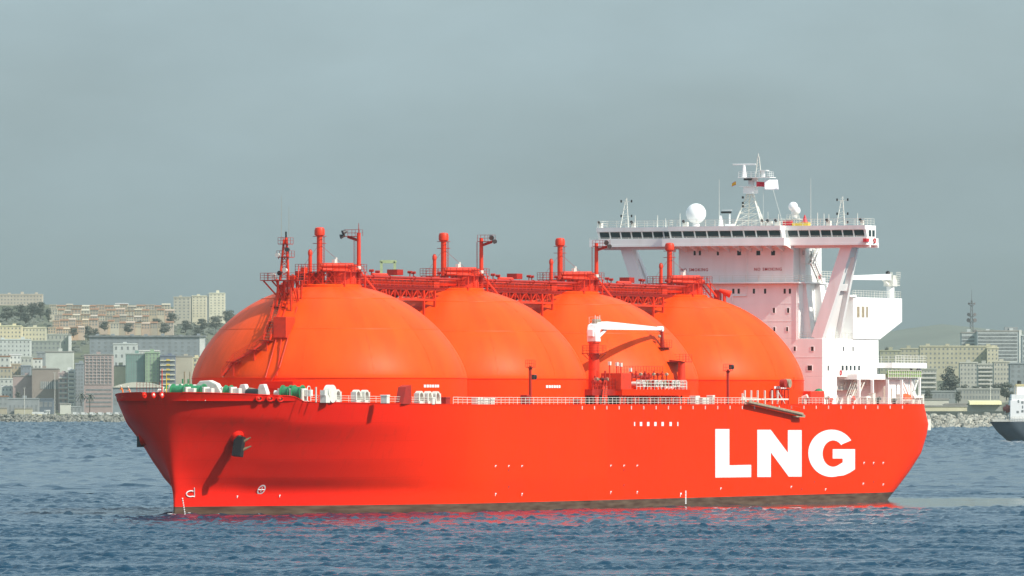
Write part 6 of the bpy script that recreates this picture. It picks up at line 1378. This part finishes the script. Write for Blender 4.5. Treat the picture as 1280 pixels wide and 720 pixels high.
# ------------------------------------------------------------------ the small cargo ship at the right edge
YC=3440.; c0=at(1237,552.0,YC); PXM=YC/FPX
cg=empty('cargo_ship',(c0.x,YC,0)); tag(cg,'small grey-blue cargo ship with white house cut by the right edge','ship')
zd=HC+(502-527)*PXM; zr2=HC+(502-522)*PXM
M['greyhull']=mat('grey_blue_hull',(.055,.075,.095),.5,.15,.4,dirt=((.12,.09,.06),.4,.3)); M['buff']=mat('buff_funnel',(.60,.52,.28),.5,.1,.5)
q=MB(); n=40; m=10; vs=[]; fs=[]
for sg in (1,-1):
    o_=len(vs)
    for j in range(m+1):
        zz=-1+(zd+1)*j/m; x0=np.interp(zz,[-1,0,zd*.5,zd],[9,8,3.2,0])
        for i in range(n+1):
            t=(i/n)**1.5; x=x0+t*(86-x0); hb=7.0*min(1,(max(0,x-x0)/9))**.45*(1 if x<70 else max(0,1-((x-70)/16)**2)**.6); vs.append((x,-sg*hb,zz))
    for j in range(m):
        for i in range(n): a=o_+j*(n+1)+i; fs.append((a,a+1,a+n+2,a+n+1))
q.add(vs,fs); q.add([(.6,-5,zd-.05),(80,-6.8,zd-.05),(80,6.8,zd-.05),(.6,5,zd-.05)],[(0,1,2,3)],0)
ch=q.build('hull',M['greyhull'],cg,smooth=45)
def cx(px): return at(px,500,YC).x-c0.x
def cz(y): return HC+(502-y)*PXM
q=MB(); q.rail([(1,-3.5,zd),(8,-6.6,zd),(16,-6.8,zd),(80,-6.8,zd)],cz(521)-zd,1.2,3,.12); q.box((1,-6.6,zd),(cx(1262),-6.5,zd+.9)); q.build('railing',[M['slab']],cg)
q=MB(); q.box((cx(1262),-6,zd-.1),(cx(1300),6,cz(500.5))); q.box((cx(1263.5),-5.6,cz(500.5)),(cx(1300),5.6,cz(493))); hs_=q.build('deckhouse',[M['white']],cg)
q=MB(); q.box((cx(1271),-6.06,cz(500)),(cx(1273),-5.9,cz(503.5))); q.box((cx(1276.5),-6.06,cz(507)),(cx(1278),-5.9,cz(510.5))); q.build('window',[M['winfar']],hs_)
for px_,y_ in ((1277,503),(1277,514),(1271,515)): q=MB(); q.box((cx(px_)-.5,-6.06,cz(y_)-.5),(cx(px_)+.5,-5.9,cz(y_)+.5)); q.build('window',[M['winfar']],hs_)
q=MB(); q.box((cx(1269.5),-2.5,cz(494)),(cx(1292),2.5,cz(483)),0); q.box((cx(1269.2),-2.6,cz(483)),(cx(1292.4),2.6,cz(480)),1); q.tube((cx(1274),0,cz(480)),(cx(1274),0,cz(476)),.9,.9,12,2); q.build('funnel',[M['white'],M['buff'],M['black']],cg,smooth=40)
q=MB(); 
for px_ in (1270,1268): q.bar((cx(px_),-3,zd),(cx(px_),-3,cz(481)),.25,.25)
for i in range(6): q.bar((cx(1262),-3+i*.2,cz(497+i*3)),(cx(1269),-3+i*.2,cz(495+i*3)),.12,.12)
q.build('vent_frame',[M['steel']],cg)
q=MB(); q.ball((0,0,0),1,18,0,(cx(1261)-cx(1255.5),1.6,1.75)); q.ball((cx(1258.5)-cx(1259),0,1.2),.8,10,0); lb=q.build('free_fall_lifeboat',[mat('red_brown_boat',(.30,.07,.05),.5,.15,1)],None,smooth=60,loc=(c0.x+cx(1258.5),YC-1,cz(511))); tag(lb,'red-brown free-fall lifeboat on its cradle at the cargo ship stern','lifeboat')
q=MB(); q.bar((cx(1256),-2,zd),(cx(1256),-2,cz(506)),.3,.3); q.bar((cx(1256),-1,zd),(cx(1262),-1,cz(513)),.4,.4); q.bar((cx(1258),-2,cz(506)),(cx(1256),-2,cz(498)),.18,.18); q.bar((cx(1260),-2,cz(506)),(cx(1259),-2,cz(499)),.18,.18); q.bar((cx(1250),-3,zd),(cx(1262),-3,zd+2.4),.3,.3); q.build('boat_cradle',[M['slab']],cg)

# ------------------------------------------------------------------ air, sky, sun, camera
HZD=3.7e-5
hz=MB().box((-9000,-3000,-4),(9000,18500,330)).build('haze',None) if 0 else None
hb_=MB().box((-9000,-3000,-4),(9000,18500,330)); hm_=bpy.data.materials.new('haze_air'); hm_.use_nodes=True; nt=hm_.node_tree; nt.nodes.remove(nt.nodes['Principled BSDF']); pv=nt.nodes.new('ShaderNodeVolumePrincipled')
pv.inputs['Density'].default_value=HZD; pv.inputs['Color'].default_value=(.42,.485,.46,1); pv.inputs['Anisotropy'].default_value=.0
nt.links.new(pv.outputs[0],nt.nodes['Material Output'].inputs['Volume']); haze=hb_.build('haze',hm_); tag(haze,kind='stuff'); 
w=bpy.data.worlds.new('World'); scene.world=w; w.use_nodes=True; nt=w.node_tree; N=nt.nodes; K=nt.links
SDIR=Vector((.635,-.428,.65)).normalized()
sky=N.new('ShaderNodeTexSky'); sky.sky_type='NISHITA'; sky.sun_disc=False; sky.sun_elevation=math.asin(SDIR.z); sky.sun_rotation=math.atan2(SDIR.x,SDIR.y); sky.air_density=1.0; sky.dust_density=2.0; sky.ozone_density=1.5
# thin broken overcast: soft cloud noise mixed into the sky
tc=N.new('ShaderNodeTexCoord'); mp=N.new('ShaderNodeMapping'); mp.inputs['Scale'].default_value=(1,1,3.5); K.new(tc.outputs['Generated'],mp.inputs[0])
nz=N.new('ShaderNodeTexNoise'); nz.inputs['Scale'].default_value=6; nz.inputs['Detail'].default_value=6; nz.inputs['Roughness'].default_value=.5; K.new(mp.outputs[0],nz.inputs['Vector'])
rg=N.new('ShaderNodeMapRange'); rg.inputs[1].default_value=.35; rg.inputs[2].default_value=.65; rg.inputs[3].default_value=.55; rg.inputs[4].default_value=.8; K.new(nz.outputs[0],rg.inputs[0])
mx=N.new('ShaderNodeMix'); mx.data_type='RGBA'; K.new(rg.outputs[0],mx.inputs[0]); K.new(sky.outputs[0],mx.inputs[6]); mx.inputs[7].default_value=(5.2,7.0,7.9,1)
sp_=N.new('ShaderNodeSeparateXYZ'); K.new(tc.outputs['Generated'],sp_.inputs[0]); zr_=N.new('ShaderNodeValToRGB'); K.new(sp_.outputs[2],zr_.inputs[0]); e_=zr_.color_ramp.elements; e_[0].position=0; e_[0].color=(.31,.315,.31,1); e_[1].position=1; e_[1].color=(1,1,1,1)
for ps_,c_ in ((.018,.445),(.05,.56),(.3,.78)): k_=e_.new(ps_); k_.color=(c_,c_,c_,1)
m2_=N.new('ShaderNodeMix'); m2_.data_type='RGBA'; m2_.blend_type='MULTIPLY'; m2_.inputs[0].default_value=1; n5=N.new('ShaderNodeTexNoise'); n5.inputs['Scale'].default_value=22; n5.inputs['Detail'].default_value=5; n5.inputs['Roughness'].default_value=.55; mp5=N.new('ShaderNodeMapping'); mp5.inputs['Scale'].default_value=(1,1,2.6); K.new(tc.outputs['Generated'],mp5.inputs[0]); K.new(mp5.outputs[0],n5.inputs['Vector']); r5=N.new('ShaderNodeMapRange'); r5.inputs[1].default_value=.3; r5.inputs[2].default_value=.7; r5.inputs[3].default_value=.92; r5.inputs[4].default_value=1.08; K.new(n5.outputs[0],r5.inputs[0]); m5=N.new('ShaderNodeMix'); m5.data_type='RGBA'; m5.blend_type='MULTIPLY'; m5.inputs[0].default_value=1; K.new(mx.outputs[2],m5.inputs[6]); K.new(r5.outputs[0],m5.inputs[7]); K.new(m5.outputs[2],m2_.inputs[6]); K.new(zr_.outputs[0],m2_.inputs[7])
K.new(m2_.outputs[2],N['Background'].inputs[0]); N['Background'].inputs[1].default_value=.15
sl_=bpy.data.lights.new('sun','SUN'); sl_.energy=4.9; sl_.angle=R(.6); sl_.color=(1,.94,.84); so=bpy.data.objects.new('sun',sl_); COL.objects.link(so); so.rotation_euler=(-SDIR).to_track_quat('-Z','Y').to_euler(); so.location=(200,600,400)
cam=bpy.data.cameras.new('camera'); cam.sensor_width=36; cam.lens=FPX*36/1280; cam.shift_y=(YH-360)/1280; cam.clip_start=1; cam.clip_end=60000
co=bpy.data.objects.new('camera',cam); COL.objects.link(co); co.location=(0,0,HC); co.rotation_euler=(R(90),0,0); scene.camera=co
vs_=scene.view_settings; vs_.view_transform='Standard'; vs_.look='None'; vs_.exposure=.12; vs_.gamma=1; vs_.use_curve_mapping=False
scene.render.engine='CYCLES'; scene.cycles.use_denoising=True; scene.cycles.max_bounces=6; scene.cycles.volume_bounces=1; scene.cycles.use_fast_gi=False
